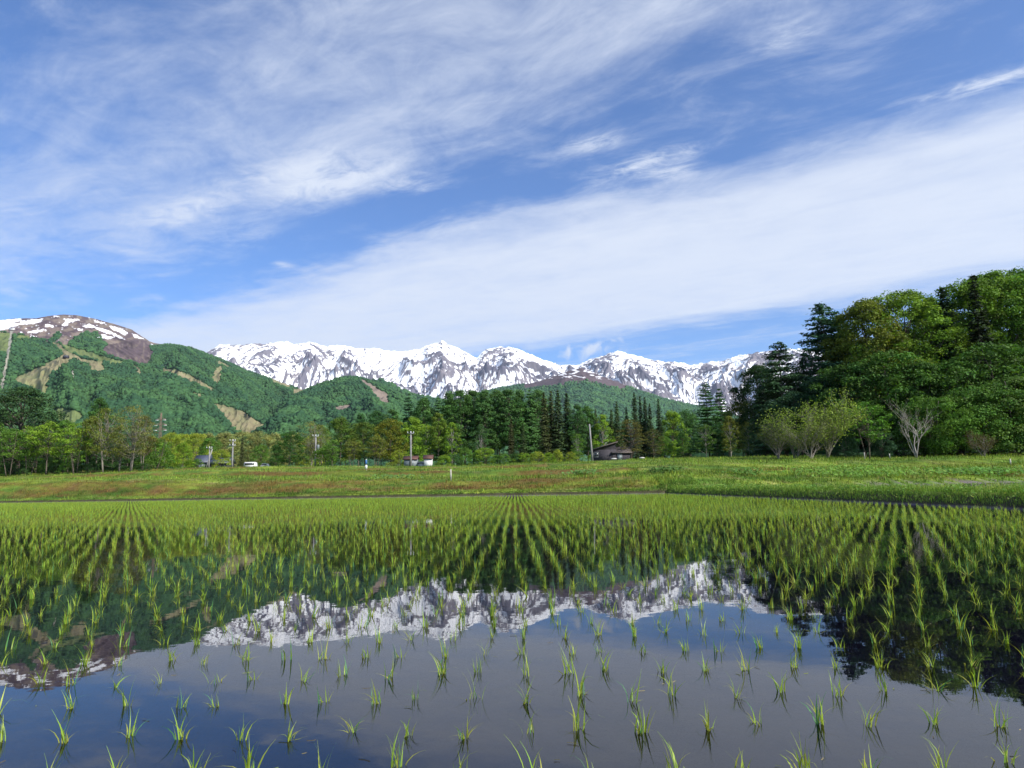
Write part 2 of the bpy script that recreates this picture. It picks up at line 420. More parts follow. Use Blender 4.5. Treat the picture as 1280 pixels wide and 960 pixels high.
# slopes beyond the neighbouring paddy
n = 80000
pxs = rng.uniform(780, 1340, n); dirx = (pxs-640)/FPX; wv = rng.uniform(0, 1, n)**1.4*56
y0 = (39.2+wv); X_ = dirx*y0; a_, b_ = ab(X_, y0); y0 = y0+.12*b_; X_ = dirx*y0; a_, b_ = ab(X_, y0)
k = (b_ > 0) & (a_ > .3); X_, y0 = X_[k], y0[k]
P = np.stack([X_, y0, G(X_, y0)-.02], 1)
ht = (.05+.26*rng.random(len(P))**3)*(1+.9*fbm(X_*.4, y0*.4, 2, 31))
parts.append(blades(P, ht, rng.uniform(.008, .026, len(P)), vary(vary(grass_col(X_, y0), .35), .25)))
# turf hanging over the dark mud edge of the far bank
n = 9000
pxs = rng.uniform(-60, 840, n); dirx = (pxs-640)/FPX; y0 = (42.6+rng.uniform(.12, .5, n))/(1+.41*dirx); X_ = dirx*y0
k = fbm(X_*.8, y0*0, 3, 14) > -.25; X_, y0 = X_[k], y0[k]
P = np.stack([X_, y0, G(X_, y0)-.08], 1)
parts.append(blades(P, rng.uniform(.03, .2, len(P)), rng.uniform(.008, .025, len(P)), vary(np.tile([.1, .15, .03], (len(P), 1)), .4), .9))
# grass of the right dike
n = 60000
yb = 9+rng.uniform(0, 1, n)**1.2*34; bv = rng.uniform(.01, 2.1, n); X_ = bv+10.5-.048*yb
P = np.stack([X_, yb, G(X_, yb)-.01], 1); bl_ = bv < .2
clump = sm(-.1, .5, fbm(X_*1.3, yb*1.3, 3, 55))
ht = (.03+.08*rng.random(n))*(1+1.2*clump)*np.where(bl_, rng.uniform(.6, 1.4, n), 1)
cc = np.where((clump > .5)[:, None], np.array([.19, .29, .05]), np.array([.14, .24, .04]))
parts.append(blades(P, ht, rng.uniform(.003, .008, n)*(.6+yb/30), vary(cc, .3), .6))
# taller pale seed heads on the dike
n = 5000
yb = 10+rng.uniform(0, 1, n)*22; bv = rng.uniform(.3, 1.8, n); X_ = bv+10.5-.048*yb
k = fbm(X_*.9, yb*.6, 2, 91) > .1; X_, yb = X_[k], yb[k]; n = len(X_)
P = np.stack([X_, yb, G(X_, yb)], 1)
parts.append(blades(P, rng.uniform(.10, .24, n), rng.uniform(.003, .008, n), vary(np.tile([.28, .34, .09], (n, 1)), .25), .25))
obj('grass', merge(parts).mesh('grass', M_grass), kind='stuff', label='rough grass and red sorrel covering the banks behind the paddy', cat='grass')

# broad leaved weeds
def quads(C, nrm, size, asp, col, fold=0):
    n = len(C); nrm = nrm/(np.linalg.norm(nrm, axis=1)[:, None]+1e-9)
    r_ = rng.normal(size=(n, 3)); T = np.cross(nrm, r_); T /= np.linalg.norm(T, axis=1)[:, None]+1e-9; Bv = np.cross(nrm, T)
    s = size[:, None]
    V = np.stack([C-T*s, C-Bv*s*asp, C+T*s, C+Bv*s*asp], 1).reshape(-1, 3)
    k = np.arange(n)[:, None]*4
    o = MB(); o.add(V, q=k+np.array([[0, 1, 2, 3]]), c=np.repeat(col, 4, 0)); return o
ws = []
for (x0, y0_, rx, ry, n, sz, cl) in ((22.5, 45.0, 4.5, 3.4, 1300, .09, (.15, .27, .05)), (5, 50, 1.6, 1, 260, .1, (.12, .22, .06)), (-9, 52, 2, 1.2, 220, .09, (.12, .22, .06)),
                                     (15.5, 46, 1.2, 1.2, 300, .09, (.1, .19, .04)), (30, 44.5, 3, 1.6, 700, .1, (.12, .24, .05)), (11, 50, 1.3, 1, 420, .10, (.09, .17, .04))):
    u = rng.normal(0, .5, (n, 2)); x_ = x0+u[:, 0]*rx; y_ = y0_+u[:, 1]*ry
    C = np.stack([x_, y_, G(x_, y_)+rng.uniform(.08, .4, n)], 1)
    nr = np.stack([rng.normal(0, .5, n), rng.normal(-.3, .5, n), np.ones(n)], 1)
    ws.append(quads(C, nr, rng.uniform(.6, 1.3, n)*sz, .8, vary(np.tile(cl, (n, 1)), .25)))
n = 6500; yb = 10+rng.uniform(0, 1, n)*24; bv = rng.uniform(.2, 1.9, n); X_ = bv+10.5-.048*yb
k = fbm(X_*1.1, yb*.8, 2, 19) > .05; X_, yb = X_[k], yb[k]; n = len(X_)
C = np.stack([X_, yb, G(X_, yb)+rng.uniform(.02, .16, n)], 1)
ws.append(quads(C, np.stack([rng.normal(0, .6, n), rng.normal(0, .6, n), np.ones(n)], 1), rng.uniform(.015, .045, n), .6, vary(np.tile([.12, .24, .05], (n, 1)), .3)))
n = 130000                                   # small herb leaves in clumps all over the banks
pxs = rng.uniform(-60, 1340, n); dirx = (pxs-640)/FPX; av = .2+rng.uniform(0, 1, n)**1.6*45; y0 = (42.6+av)/(1+.41*dirx); y0 = np.where(dirx > .2, 39.5+av, y0); X_ = dirx*y0
k = (fbm(X_*.9, y0*1.8, 3, 131)+.25*rng.normal(size=n) > .02); X_, y0 = X_[k], y0[k]; n = len(X_)
hh_ = .03+.16*np.clip(fbm(X_*.7, y0*1.2, 3, 132)+.3, 0, 1)
C = np.stack([X_, y0, G(X_, y0)+rng.uniform(0, 1, n)*hh_], 1)
kk = sm(-.3, .4, fbm(X_*.3, y0*.8, 3, 133))[:, None]
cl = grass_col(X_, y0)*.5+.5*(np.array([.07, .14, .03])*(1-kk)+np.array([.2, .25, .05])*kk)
ws.append(quads(C, np.stack([rng.normal(0, .6, n), rng.normal(-.2, .6, n), np.ones(n)], 1), rng.uniform(.02, .065, n), .6, vary(cl, .4)))
n = 26000; yb = 10+rng.uniform(0, 1, n)**1.2*32; bv = rng.uniform(.03, 1.9, n); X_ = bv+10.5-.048*yb
cp = fbm(X_*1.4, yb*1.0, 3, 141); k = cp+.2*rng.normal(size=n) > -.05; X_, yb, cp, bv = X_[k], yb[k], cp[k], bv[k]; n = len(X_)
C = np.stack([X_, yb, G(X_, yb)+rng.uniform(0, 1, n)*(.05+.3*np.clip(cp+.15, 0, 1))], 1)
ws.append(quads(C, np.stack([rng.normal(0, .7, n), rng.normal(0, .7, n), np.ones(n)], 1), rng.uniform(.012, .035, n)*(.6+yb/40), .55, vary(np.where((rng.random(n) < .3)[:, None], np.array([.24, .30, .07]), np.array([.11, .21, .04])), .35)))
obj('weeds', merge(ws).mesh('weeds', M_grass), kind='stuff', label='broad leaved weeds growing in bright patches on the banks', cat='weeds')

# ------------------------------------------------------------------ trees
def limb_path(p0, p1, r, sag=.12, k=5):
    t = np.linspace(0, 1, k)[:, None]; p = p0*(1-t)+p1*t
    L_ = np.linalg.norm(p1-p0); off = r.normal(0, sag*.6, 3)*L_; off[2] += -sag*L_*.8
    return p+off*(4*t*(1-t))*.5

def shapes(kind, u):
    if kind == 'oval': return np.sqrt(np.clip(1-np.abs(2*u-.9)**2.1/1.25, 0, 1))
    if kind == 'dome': return np.clip(1-u**2.4, 0, 1)**.55
    if kind == 'tall': return np.clip(np.sin(pi*np.clip(u*.88+.12, 0, 1)), 0, 1)**.55
    if kind == 'cone': return (1-u)**.75
    if kind == 'fan': return .35+.65*u*np.sqrt(np.clip(1.25-u**3, 0, 1))

def broad(seed, H, base, R, shape, ncl, per, cr, leaf, flat=.6, limbs=24, tr=.16, lean=0, fullness=.3, stems=1, droop=0.):
    r = np.random.default_rng(seed); tk = MB(); cw = []
    u = r.random(ncl)**.9; ang = r.uniform(0, 2*pi, ncl)
    lob = 1+.22*np.sin(ang*2+r.uniform(0, 6))+.15*np.sin(ang*3+r.uniform(0, 6)+u*5)
    rad = R*shapes(shape, u)*lob*np.sqrt(r.uniform(fullness, 1, ncl))
    z = base+(H-base)*(.04+.93*u)-droop*rad
    C = np.stack([np.cos(ang)*rad+lean*z, np.sin(ang)*rad, z], 1)
    for sidx in range(stems):
        off = np.array([r.normal(0, .5*(stems > 1)), r.normal(0, .5*(stems > 1)), 0])
        top = np.array([lean*H*.93, 0, H*.93])+off*2.2*(stems > 1)
        t = np.linspace(0, 1, 9)[:, None]; path = off*.4*(1-t)+top*t+np.concatenate([r.normal(0, .12, (9, 2)).cumsum(0)*.5*R/4, np.zeros((9, 1))], 1)*t
        tk.tube(path, tr*(1-t[:, 0])**.8/(stems**.4)+.02, 7)
    sel = r.choice(ncl, min(limbs, ncl), replace=False)
    for s in sel:
        zz = max(base*.75, C[s][2]*r.uniform(.55, .85)); p0 = np.array([lean*zz, 0, zz])
        pth = limb_path(p0, C[s], r); tk.tube(pth, np.linspace(tr*.38, .018, 5), 5)
    tint = r.uniform(.62, 1.38, ncl); hue = r.uniform(.88, 1.15, ncl)
    for i in range(ncl):
        n = int(per*r.uniform(.6, 1.35)); d = r.normal(size=(n, 3)); d[:, 2] = d[:, 2]*.8+.25
        d /= np.linalg.norm(d, axis=1)[:, None]; c_r = cr*r.uniform(.65, 1.3)
        pos = C[i]+d*np.array([1, 1, flat])*c_r*(r.uniform(.35, 1, n)**.6)[:, None]
        nr = d*.7+np.array([0, 0, .5])+r.normal(0, .45, (n, 3))
        col = np.array([1, 1, 1.])*tint[i]*r.uniform(.75, 1.25, (n, 1)); col[:, 0] *= hue[i]
        cw.append(quads(pos, nr, leaf*r.uniform(.6, 1.35, n), .62, col))
    return tk, merge(cw), H

def conifer(seed, H, R, base=.1, levels=42, nb=8, leaf=.2, droop=.35, power=.85, gap=0., dens=7, tr=.17, upturn=0., lvljit=.5, flatz=.25):
    r = np.random.default_rng(seed); tk = MB(); cw = []
    t = np.linspace(0, 1, 8); tk.tube(np.stack([r.normal(0, .03, 8), r.normal(0, .03, 8), t*H], 1), tr*(1-t)+.015, 7)
    for l in range(levels):
        u = (l+r.uniform(0, lvljit))/levels; z = H*(base+(1-base)*u)
        Lm = R*(1-u)**power+.1
        for b in range(nb):
            if r.random() < gap: continue
            an = r.uniform(0, 2*pi); Lb = Lm*r.uniform(.55, 1.12); d = np.array([cos(an), sin(an), 0])
            s = np.linspace(0, 1, 5); rr = s*Lb; zz = z-droop*Lb*s+upturn*Lb*s**2.5
            pth = d*rr[:, None]+np.array([0, 0, 1])*zz[:, None]
            if Lb > .5*R*.6 and b % 2 == 0: tk.tube(pth, np.linspace(.035, .01, 5), 4, cap=False)
            n = max(3, int(dens*Lb/R*2.2)); ss = r.uniform(.15, 1, n)**.75
            pos = np.stack([np.interp(ss, s, pth[:, j]) for j in range(3)], 1)
            side = np.cross(d, [0, 0, 1.0]); pos += side*(r.normal(0, .13, n)*Lb*(.4+ss))[:, None]+r.normal(0, leaf*.35, (n, 3))*np.array([1, 1, flatz*2])
            nr = np.array([0, 0, 1.])+d*.5+r.normal(0, .45, (n, 3))
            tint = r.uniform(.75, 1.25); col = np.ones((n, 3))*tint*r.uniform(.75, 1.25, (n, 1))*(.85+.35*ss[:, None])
            cw.append(quads(pos, nr, leaf*r.uniform(.6, 1.3, n), .5, col))
    return tk, merge(cw), H

def bare(seed, H, leaves=0, leafc=(1, 1, 1), spread=.55, kids=(5, 4), thin=1.):
    r = np.random.default_rng(seed); tk = MB(); cw = []
    tips = []
    def grow(p, d, L_, rad, lev):
        k = 6; pts = [p]; dd = d.copy()
        for j in range(k):
            dd = dd+r.normal(0, .10, 3)+np.array([0, 0, .035]); dd /= np.linalg.norm(dd); pts.append(pts[-1]+dd*L_/k)
        pts = np.array(pts); tk.tube(pts, np.linspace(rad, rad*.45, k+1), 6 if lev == 0 else 4)
        if lev >= 3: tips.append(pts[-1]); tips.append(pts[3]); return
        for c in range(kids[0] if lev == 0 else kids[1]):
            i = r.integers(2, k+1) if lev else r.integers(1, k+1)
            o_ = r.normal(size=3); o_[2] = abs(o_[2])*.3; o_ /= np.linalg.norm(o_)
            nd = dd*.75+o_*spread*1.1; nd /= np.linalg.norm(nd); grow(pts[i], nd, L_*r.uniform(.55, .8), rad*.5*(1-.07*i)+.004, lev+1)
    for s in range(3):
        o_ = r.normal(0, .25, 3); grow(np.array([0, 0, 0.]), np.array([o_[0], o_[1], 1.0]), H*.42, H*.012*thin, 0)
    tips = np.array(tips); sc_ = H/max(tips[:, 2].max(), .1)
    tk.v = [x*sc_ for x in tk.v]; tips = tips*sc_
    n = max(len(tips)*max(leaves, 1), 1)
    C = np.repeat(tips, max(leaves, 1), 0)+r.normal(0, .28 if leaves > 1 else .08, (n, 3))
    return tk, quads(C, r.normal(size=(n, 3))+np.array([0, 0, .6]), r.uniform(.05, .11, n), .6, np.ones((n, 3))*r.uniform(.7, 1.3, (n, 1))), H

K = {}
def reg(k, lst, tmat=M_bark, cmat=M_leaf):
    K[k] = [(tk.mesh('trunk', tmat, True), cw.mesh('crown', cmat), H) for tk, cw, H in lst]
reg('broad', [broad(11, 14, 2.2, 5.2, 'oval', 150, 78, 1.15, .17), broad(12, 14, 1.6, 4.6, 'dome', 150, 75, 1.1, .17), broad(13, 14, 2.6, 5.6, 'oval', 160, 72, 1.15, .16, lean=.05)])
reg('tall', [broad(21, 18, 4, 3.2, 'tall', 150, 70, .95, .17, limbs=34), broad(22, 18, 5.5, 2.8, 'tall', 130, 70, .95, .17, limbs=34), broad(23, 18, 3, 3.4, 'cone', 150, 66, .9, .16, limbs=30)])
reg('grand', [broad(31, 22, 3.0, 7.2, 'dome', 300, 115, 1.25, .15, limbs=45, tr=.3), broad(32, 22, 4, 6.8, 'oval', 300, 115, 1.25, .15, limbs=45, tr=.3)])
reg('copse', [broad(41, 11, 3.6, 2.6, 'tall', 90, 46, .7, .13, limbs=40, tr=.09, stems=2), broad(42, 11, 3.2, 2.9, 'oval', 95, 42, .72, .13, limbs=40, tr=.09, stems=3), broad(43, 11, 4.2, 2.3, 'tall', 80, 44, .7, .13, limbs=36, tr=.10)])
reg('sparse', [broad(51, 12, 3, 2.8, 'tall', 120, 40, .75, .10, limbs=60, tr=.1, stems=2), broad(52, 12, 2.6, 3.0, 'oval', 120, 40, .75, .10, limbs=60, tr=.1, stems=3)], M_bark2)
reg('birch', [broad(61, 13, 2.5, 2.4, 'tall', 90, 46, .75, .14, limbs=32, tr=.12), broad(62, 13, 2.0, 2.9, 'oval', 95, 50, .8, .14, limbs=32, tr=.12)], M_birch)
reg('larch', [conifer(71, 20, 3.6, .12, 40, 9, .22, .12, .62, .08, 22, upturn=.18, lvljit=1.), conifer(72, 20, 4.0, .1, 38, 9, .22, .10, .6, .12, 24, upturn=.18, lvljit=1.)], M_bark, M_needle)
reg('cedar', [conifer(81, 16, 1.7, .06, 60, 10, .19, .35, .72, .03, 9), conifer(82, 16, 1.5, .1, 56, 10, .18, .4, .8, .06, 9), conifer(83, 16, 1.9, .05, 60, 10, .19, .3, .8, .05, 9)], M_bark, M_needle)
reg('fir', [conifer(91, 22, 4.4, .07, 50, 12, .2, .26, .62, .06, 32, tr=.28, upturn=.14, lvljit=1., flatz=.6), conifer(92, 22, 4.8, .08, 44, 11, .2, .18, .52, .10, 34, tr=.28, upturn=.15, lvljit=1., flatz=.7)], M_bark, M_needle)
reg('pine', [broad(101, 13, 2.6, 4.2, 'oval', 95, 70, 1.15, .13, flat=.22, limbs=60, tr=.22, fullness=.5, droop=.1), broad(102, 13, 2.0, 5.0, 'dome', 150, 95, 1.3, .13, flat=.35, limbs=60, tr=.25, fullness=.3)], M_bark, M_needle)
reg('bush', [broad(111, 4, .1, 2.4, 'dome', 75, 70, .62, .09, limbs=18, tr=.05, stems=3), broad(112, 4, .1, 2.1, 'oval', 70, 70, .62, .09, limbs=18, tr=.05, stems=3)])
reg('near_bush', [broad(121, 6, .2, 3.6, 'dome', 170, 120, .75, .085, limbs=30, tr=.08, stems=3), broad(122, 6, .3, 3.2, 'oval', 170, 120, .75, .085, limbs=30, tr=.08, stems=3)])
reg('bare', [bare(133, 8, 1, spread=.42, kids=(4, 3), thin=.8)], M_birch)
reg('sapling', [bare(141, 7, 7, spread=.6), bare(144, 7, 8, spread=.5)], M_bark2)

NAMES = dict(broad='broadleaf_tree', tall='tall_broadleaf_tree', grand='great_broadleaf_tree', copse='slender_tree', sparse='sparse_tree', birch='birch_tree', larch='larch_tree',
             cedar='cedar_tree', fir='fir_tree', pine='pine_tree', bush='shrub', near_bush='shrub', bare='bare_tree', sapling='young_tree')
def tree(px, top, D, kind, var, ws, col, label, group=None, base=None):
    tm, cm, H0 = K[kind][var % len(K[kind])]
    g = at(np.float64(px), np.float64(585.), D); x = g[0]; z = float(G(x, D))-.1
    tp = at(np.float64(px), np.float64(top), D); H = tp[2]-z; s = H/H0
    root = obj(NAMES[kind], None, loc=(x, D, z), label=label, cat='shrub' if 'bush' in kind else 'tree', group=group, rz=float(rng.uniform(0, 6.28)))
    root.empty_display_size = .5
    root.scale = (s*ws, s*ws, s)
    obj('trunk', tm, root); obj('crown', cm, root, color=col)
    return root

BR = (.17, .28, .028); YG = (.24, .30, .035); OL = (.15, .18, .032); MG = (.10, .20, .03); DG = (.045, .10, .028); BG = (.03, .075, .035)
CD = (.045, .075, .025); CB = (.065, .08, .028); LA = (.075, .165, .045); BO = (.16, .18, .045); PY_ = (.25, .27, .09)
T = [
 # left copse
 (22, 484, 100, 'pine', 1, 1.15, (.03, .065, .02), 'dark spreading pine rising above the copse at the edge of the photo'),
 (-28, 505, 104, 'broad', 0, 1.1, DG, None, 'C1'),
 (12, 536, 84, 'copse', 0, 1.2, MG, 'bushy green tree under the dark spreading pine', None),
 (36, 532, 86, 'copse', 1, 1.2, BR, 'bright green slender tree just right of the dark spreading pine foot', None),
 (58, 527, 85, 'copse', 2, 1.2, BR, None, 'C1'), (78, 525, 88, 'copse', 0, 1.1, MG, None, 'C1'), (95, 528, 84, 'copse', 1, 1.1, BR, None, 'C1'),
 (120, 497, 98, 'tall', 0, .8, (.05, .12, .025), 'tall green tree whose crown tops the middle of the copse', None),
 (112, 520, 85, 'copse', 0, 1.0, OL, None, 'C1'),
 (131, 510, 83, 'sparse', 0, 1.05, OL, 'thin olive tree with visible branches at the middle of the copse', None),
 (148, 522, 86, 'sparse', 1, 1.0, (.11, .13, .03), None, 'C1'),
 (163, 507, 84, 'sparse', 1, 1.1, BO, 'brownish thin leaved tree with two pale stems right of the thin olive tree', None),
 (178, 520, 87, 'sparse', 0, 1.0, (.13, .12, .035), 'brownish thin tree at the open edge of the copse', None),
 (-8, 530, 88, 'copse', 2, 1.1, MG, None, 'C1'), (-30, 525, 86, 'copse', 1, 1.1, BR, None, 'C1'),
 (45, 540, 96, 'broad', 1, .9, DG, None, 'C2'), (85, 538, 97, 'broad', 2, .9, MG, None, 'C2'), (140, 540, 97, 'broad', 1, .8, DG, None, 'C2'), (175, 545, 98, 'broad', 0, .8, DG, None, 'C2'), (0, 540, 97, 'broad', 2, .9, DG, None, 'C2'),
 (193, 548, 90, 'bush', 0, 1.0, MG, 'rounded green shrub beside the open edge of the copse', None),
 (205, 560, 96, 'birch', 0, 1.0, BR, 'small green tree with a white trunk right of the copse', None),
 # behind the open gap
 (213, 541, 130, 'broad', 0, .9, YG, 'yellow green round tree in front of the transmission tower', None),
 (228, 553, 112, 'broad', 1, .9, BR, 'bright green round tree left of the blue grey roofed house', None),
 (243, 542, 175, 'broad', 2, 1.0, YG, None, 'C3'), (262, 547, 150, 'broad', 0, .9, MG, 'mid green tree rising behind the blue grey roofed house', None),
 (280, 540, 190, 'broad', 1, 1.1, PY_, None, 'C3'), (300, 540, 200, 'broad', 2, 1.1, PY_, None, 'C3'), (321, 540, 195, 'broad', 0, 1.1, PY_, None, 'C3'), (342, 541, 200, 'broad', 1, 1.0, PY_, None, 'C3'), (258, 541, 200, 'broad', 1, 1.0, PY_, None, 'C3'), (365, 543, 205, 'broad', 2, 1.1, PY_, None, 'C3'), (228, 543, 200, 'broad', 2, 1.1, YG, None, 'C3'), (390, 545, 205, 'broad', 0, 1.1, YG, None, 'C3'), (185, 545, 190, 'broad', 0, 1.1, YG, None, 'C3'),
 (302, 543, 135, 'cedar', 0, .9, CB, 'narrow dark conifer between the white van and the pole with twin arms', None),
 (247, 573, 118, 'bush', 0, .8, MG, 'small green shrub at the foot of the blue grey roofed house', None),
 (276, 563, 118, 'bush', 1, .9, YG, 'yellowish shrub between the two utility poles near the blue grey house', None),
 (325, 556, 130, 'broad', 2, .8, MG, 'mid green tree directly behind the white vehicles', None),
 (362, 540, 114, 'broad', 0, 1.0, (.045, .11, .02), 'large round dark green tree left of the pole with a transformer', None),
 (345, 555, 120, 'broad', 1, .8, (.05, .12, .025), 'low dark green tree touching the large round one on its left', None),
 (388, 527, 128, 'sparse', 1, 1.3, BO, 'thin brownish tree behind the pole with a transformer', None),
 (400, 531, 134, 'sparse', 0, 1.3, OL, 'thin olive tree behind the pole with a transformer', None),
 (425, 521, 112, 'broad', 1, .95, (.10, .17, .028), 'rounded olive green tree right of the pole with a transformer', None),
 (405, 560, 106, 'bush', 1, 1.2, MG, 'low green shrub at the foot of the pole with a transformer', None),
 (440, 548, 106, 'copse', 1, 1.2, OL, None, 'C4'), (456, 528, 113, 'broad', 2, .9, (.10, .155, .028), 'dull olive tree between the rounded olive tree and the yellow green one', None),
 (470, 545, 106, 'copse', 0, 1.3, OL, None, 'C4'), (415, 550, 104, 'copse', 2, 1.2, MG, None, 'C4'),
 (488, 524, 110, 'broad', 0, .9, (.15, .17, .02), 'yellow green tree just left of the grey and white sheds', None),
 (498, 562, 103, 'bush', 0, .9, YG, 'yellowish shrub beside the grey shed', None),
 (516, 521, 112, 'broad', 1, .85, BR, 'bright green tree standing behind the pole by the sheds', None),
 (532, 528, 116, 'birch', 1, 1.0, BR, None, 'C5'),
 (548, 516, 113, 'tall', 1, 1.0, (.14, .22, .03), 'tall bright lime tree with bare lower trunk right of the white shed', None),
 (565, 528, 112, 'birch', 0, 1.0, BR, None, 'C5'),
 # dark tall wood at the centre
 (470, 513, 150, 'tall', 0, 1.1, (.045, .12, .035), None, 'C6'), (450, 517, 155, 'tall', 2, 1.1, (.045, .12, .035), None, 'C6'), (490, 512, 150, 'tall', 1, 1.1, LA, None, 'C6'),
 (511, 491, 135, 'larch', 0, 1.0, (.04, .10, .035), 'larch whose pointed top stands highest above the bright trees by the sheds', None),
 (530, 497, 132, 'tall', 0, 1.0, LA, None, 'C7'), (548, 494, 134, 'larch', 1, 1.0, LA, None, 'C7'),
 (562, 489, 130, 'tall', 2, 1.1, LA, None, 'C7'), (577, 487, 128, 'tall', 0, 1.0, (.075, .165, .04), None, 'C7'), (592, 488, 131, 'tall', 1, 1.1, LA, None, 'C7'), (607, 487, 127, 'tall', 2, 1.1, LA, None, 'C7'),
 (622, 487, 129, 'tall', 0, 1.0, (.07, .15, .04), None, 'C7'), (637, 487, 127, 'tall', 1, 1.1, LA, None, 'C7'), (651, 487, 129, 'tall', 2, 1.1, LA, None, 'C7'), (664, 486, 128, 'larch', 0, .9, LA, None, 'C7'), (674, 487, 130, 'tall', 0, .9, LA, None, 'C7'),
 (602, 530, 112, 'birch', 0, .9, (.06, .13, .04), 'pale stemmed green tree in front of the dark wood', None),
 (640, 520, 116, 'cedar', 1, 1.0, (.055, .06, .022), 'brownish narrow conifer low in front of the dark wood', None),
 (655, 530, 115, 'cedar', 2, 1.1, CD, None, 'C8'),
 (682, 490, 116, 'cedar', 0, 1.25, CB, 'brownish cedar first in the row of four tall cedars', None),
 (691, 488, 118, 'cedar', 1, 1.25, CB, 'brownish cedar second in the row of four tall cedars', None),
 (700, 487, 116, 'cedar', 2, 1.25, CD, 'tallest dark cedar third in the row of four tall cedars', None),
 (711, 491, 118, 'cedar', 0, 1.25, CD, 'dark cedar last in the row of four tall cedars', None),
 (724, 506, 116, 'tall', 1, .9, (.06, .14, .04), None, 'C9'), (736, 507, 120, 'tall', 0, .9, (.06, .14, .03), None, 'C9'), (755, 518, 118, 'birch', 0, 1.1, BR, 'light green tree with a white trunk behind the dark cottage', None), (722, 540, 110, 'birch', 1, .9, MG, 'green tree with pale stems left of the leaning pole', None),
 (747, 511, 124, 'cedar', 1, 1.1, CB, 'brownish cedar peeking above the trees behind the leaning pole', None),
 (767, 511, 122, 'cedar', 0, 1.1, CD, 'short dark cedar spire left of the pair above the cottage', None),
 (774, 501, 120, 'cedar', 2, 1.0, CD, 'dark cedar spire above the cottage roof', None), (786, 508, 121, 'cedar', 1, 1.0, CD, 'dark cedar spire just above the olive pine', None),
 (797, 490, 120, 'cedar', 0, .9, (.032, .055, .022), 'tallest spire in the cluster of dark cedars right of the cottage', None),
 (804, 495, 122, 'cedar', 1, .9, (.032, .055, .022), None, 'C10'), (810, 496, 121, 'cedar', 2, .9, (.032, .055, .022), None, 'C10'), (816, 504, 123, 'cedar', 0, .9, (.032, .055, .022), None, 'C10'),
 (827, 498, 119, 'cedar', 2, .95, (.032, .055, .022), 'dark cedar spire standing apart at the end of the cedar cluster', None),
 (790, 523, 100, 'pine', 0, 1.0, (.095, .095, .022), 'olive layered pine with a reddish trunk in front of the dark cottage', None),
 (818, 535, 102, 'pine', 0, .8, (.08, .09, .022), 'smaller olive pine right of the layered pine by the cottage', None),
 (843, 513, 126, 'broad', 1, .8, BR, 'bright green tree right of the cedar spires', None), (860, 513, 128, 'broad', 0, .8, LA, 'blue green tree left of the large larch', None),
 (832, 545, 106, 'broad', 2, .8, MG, None, 'C11'), (855, 540, 104, 'broad', 1, .8, (.05, .12, .025), None, 'C11'),
 (888, 477, 110, 'larch', 1, 1.35, (.045, .12, .03), 'large green larch with a broad pointed top right of the cedar spires', None),
 (905, 485, 112, 'larch', 0, 1.2, (.045, .115, .035), 'green larch close behind the large one', None),
 (884, 528, 98, 'birch', 1, 1.0, (.08, .16, .03), 'small bright tree in front of the large larch', None),
 (930, 501, 104, 'broad', 2, .8, (.12, .15, .03), 'yellowish tree right of the large larch', None), (915, 520, 98, 'birch', 0, 1.1, OL, None, 'C12'), (938, 525, 94, 'birch', 1, 1.0, OL, None, 'C12'), (952, 520, 92, 'copse', 0, 1.2, DG, None, 'C12'), (960, 500, 100, 'tall', 1, 1.0, DG, None, 'C12'),
 # right forest
 (985, 427, 82, 'fir', 1, 1.5, (.045, .095, .04), 'dark fir with open ragged branches before the snowy ridge end', None),
 (958, 478, 84, 'fir', 0, 1.0, (.028, .06, .028), 'shorter dark fir left of the ragged fir', None),
 (1018, 442, 86, 'fir', 1, 1.2, (.026, .055, .028), 'dark fir between the ragged fir and the tall bluish fir', None),
 (1045, 378, 82, 'fir', 1, 1.45, (.045, .105, .05), 'tall bluish fir rising highest left of the great olive tree', None),
 (1064, 390, 85, 'fir', 0, 1.4, (.045, .105, .05), 'bluish fir close beside the tall bluish fir', None),
 (1100, 374, 78, 'grand', 0, .95, (.125, .16, .022), 'great olive broadleaf tree right of the tall bluish fir', None),
 (1148, 364, 78, 'grand', 1, 1.0, (.125, .215, .025), 'great yellow green broadleaf tree left of the dark conifer spire', None),
 (1182, 376, 82, 'grand', 0, .8, (.10, .18, .025), None, 'C13'),
 (1204, 358, 76, 'cedar', 0, 1.25, (.025, .05, .02), 'very dark conifer spire between the great broadleaf trees', None),
 (1240, 350, 79, 'grand', 1, .9, (.09, .17, .02), None, 'C13'), (1245, 342, 74, 'cedar', 1, 1.2, (.022, .035, .015), 'very dark conifer spire nearest the edge of the photo', None),
 (1268, 338, 80, 'grand', 0, 1.0, (.11, .21, .025), 'tallest broadleaf tree of the right forest at the photo edge', None), (1320, 335, 80, 'grand', 1, 1.1, MG, None, 'C13'), (1375, 345, 82, 'grand', 0, 1.1, MG, None, 'C13'),
 (1075, 455, 74, 'broad', 2, 1.1, (.05, .115, .025), None, 'C14'), (1120, 440, 72, 'broad', 0, 1.1, (.07, .15, .025), None, 'C14'), (1160, 450, 71, 'broad', 1, 1.1, (.06, .13, .025), None, 'C14'), (1205, 450, 71, 'broad', 2, 1.1, (.065, .14, .025), None, 'C14'),
 (1255, 430, 70, 'broad', 0, 1.1, (.06, .13, .022), None, 'C14'), (1300, 440, 70, 'broad', 1, 1.1, DG, None, 'C14'), (1000, 490, 78, 'broad', 0, .9, BG, None, 'C14'), (1035, 470, 78, 'broad', 1, 1.0, BG, None, 'C14'), (970, 510, 82, 'broad', 2, .9, BG, None, 'C14'),
 (995, 505, 63, 'sapling', 0, 1.3, (.2, .28, .045), 'pale thin leaved young tree with branches showing before the dark firs', None),
 (1035, 490, 62, 'sapling', 1, 1.2, (.2, .27, .045), 'pale branched young tree right of its thin leaved neighbour', None),
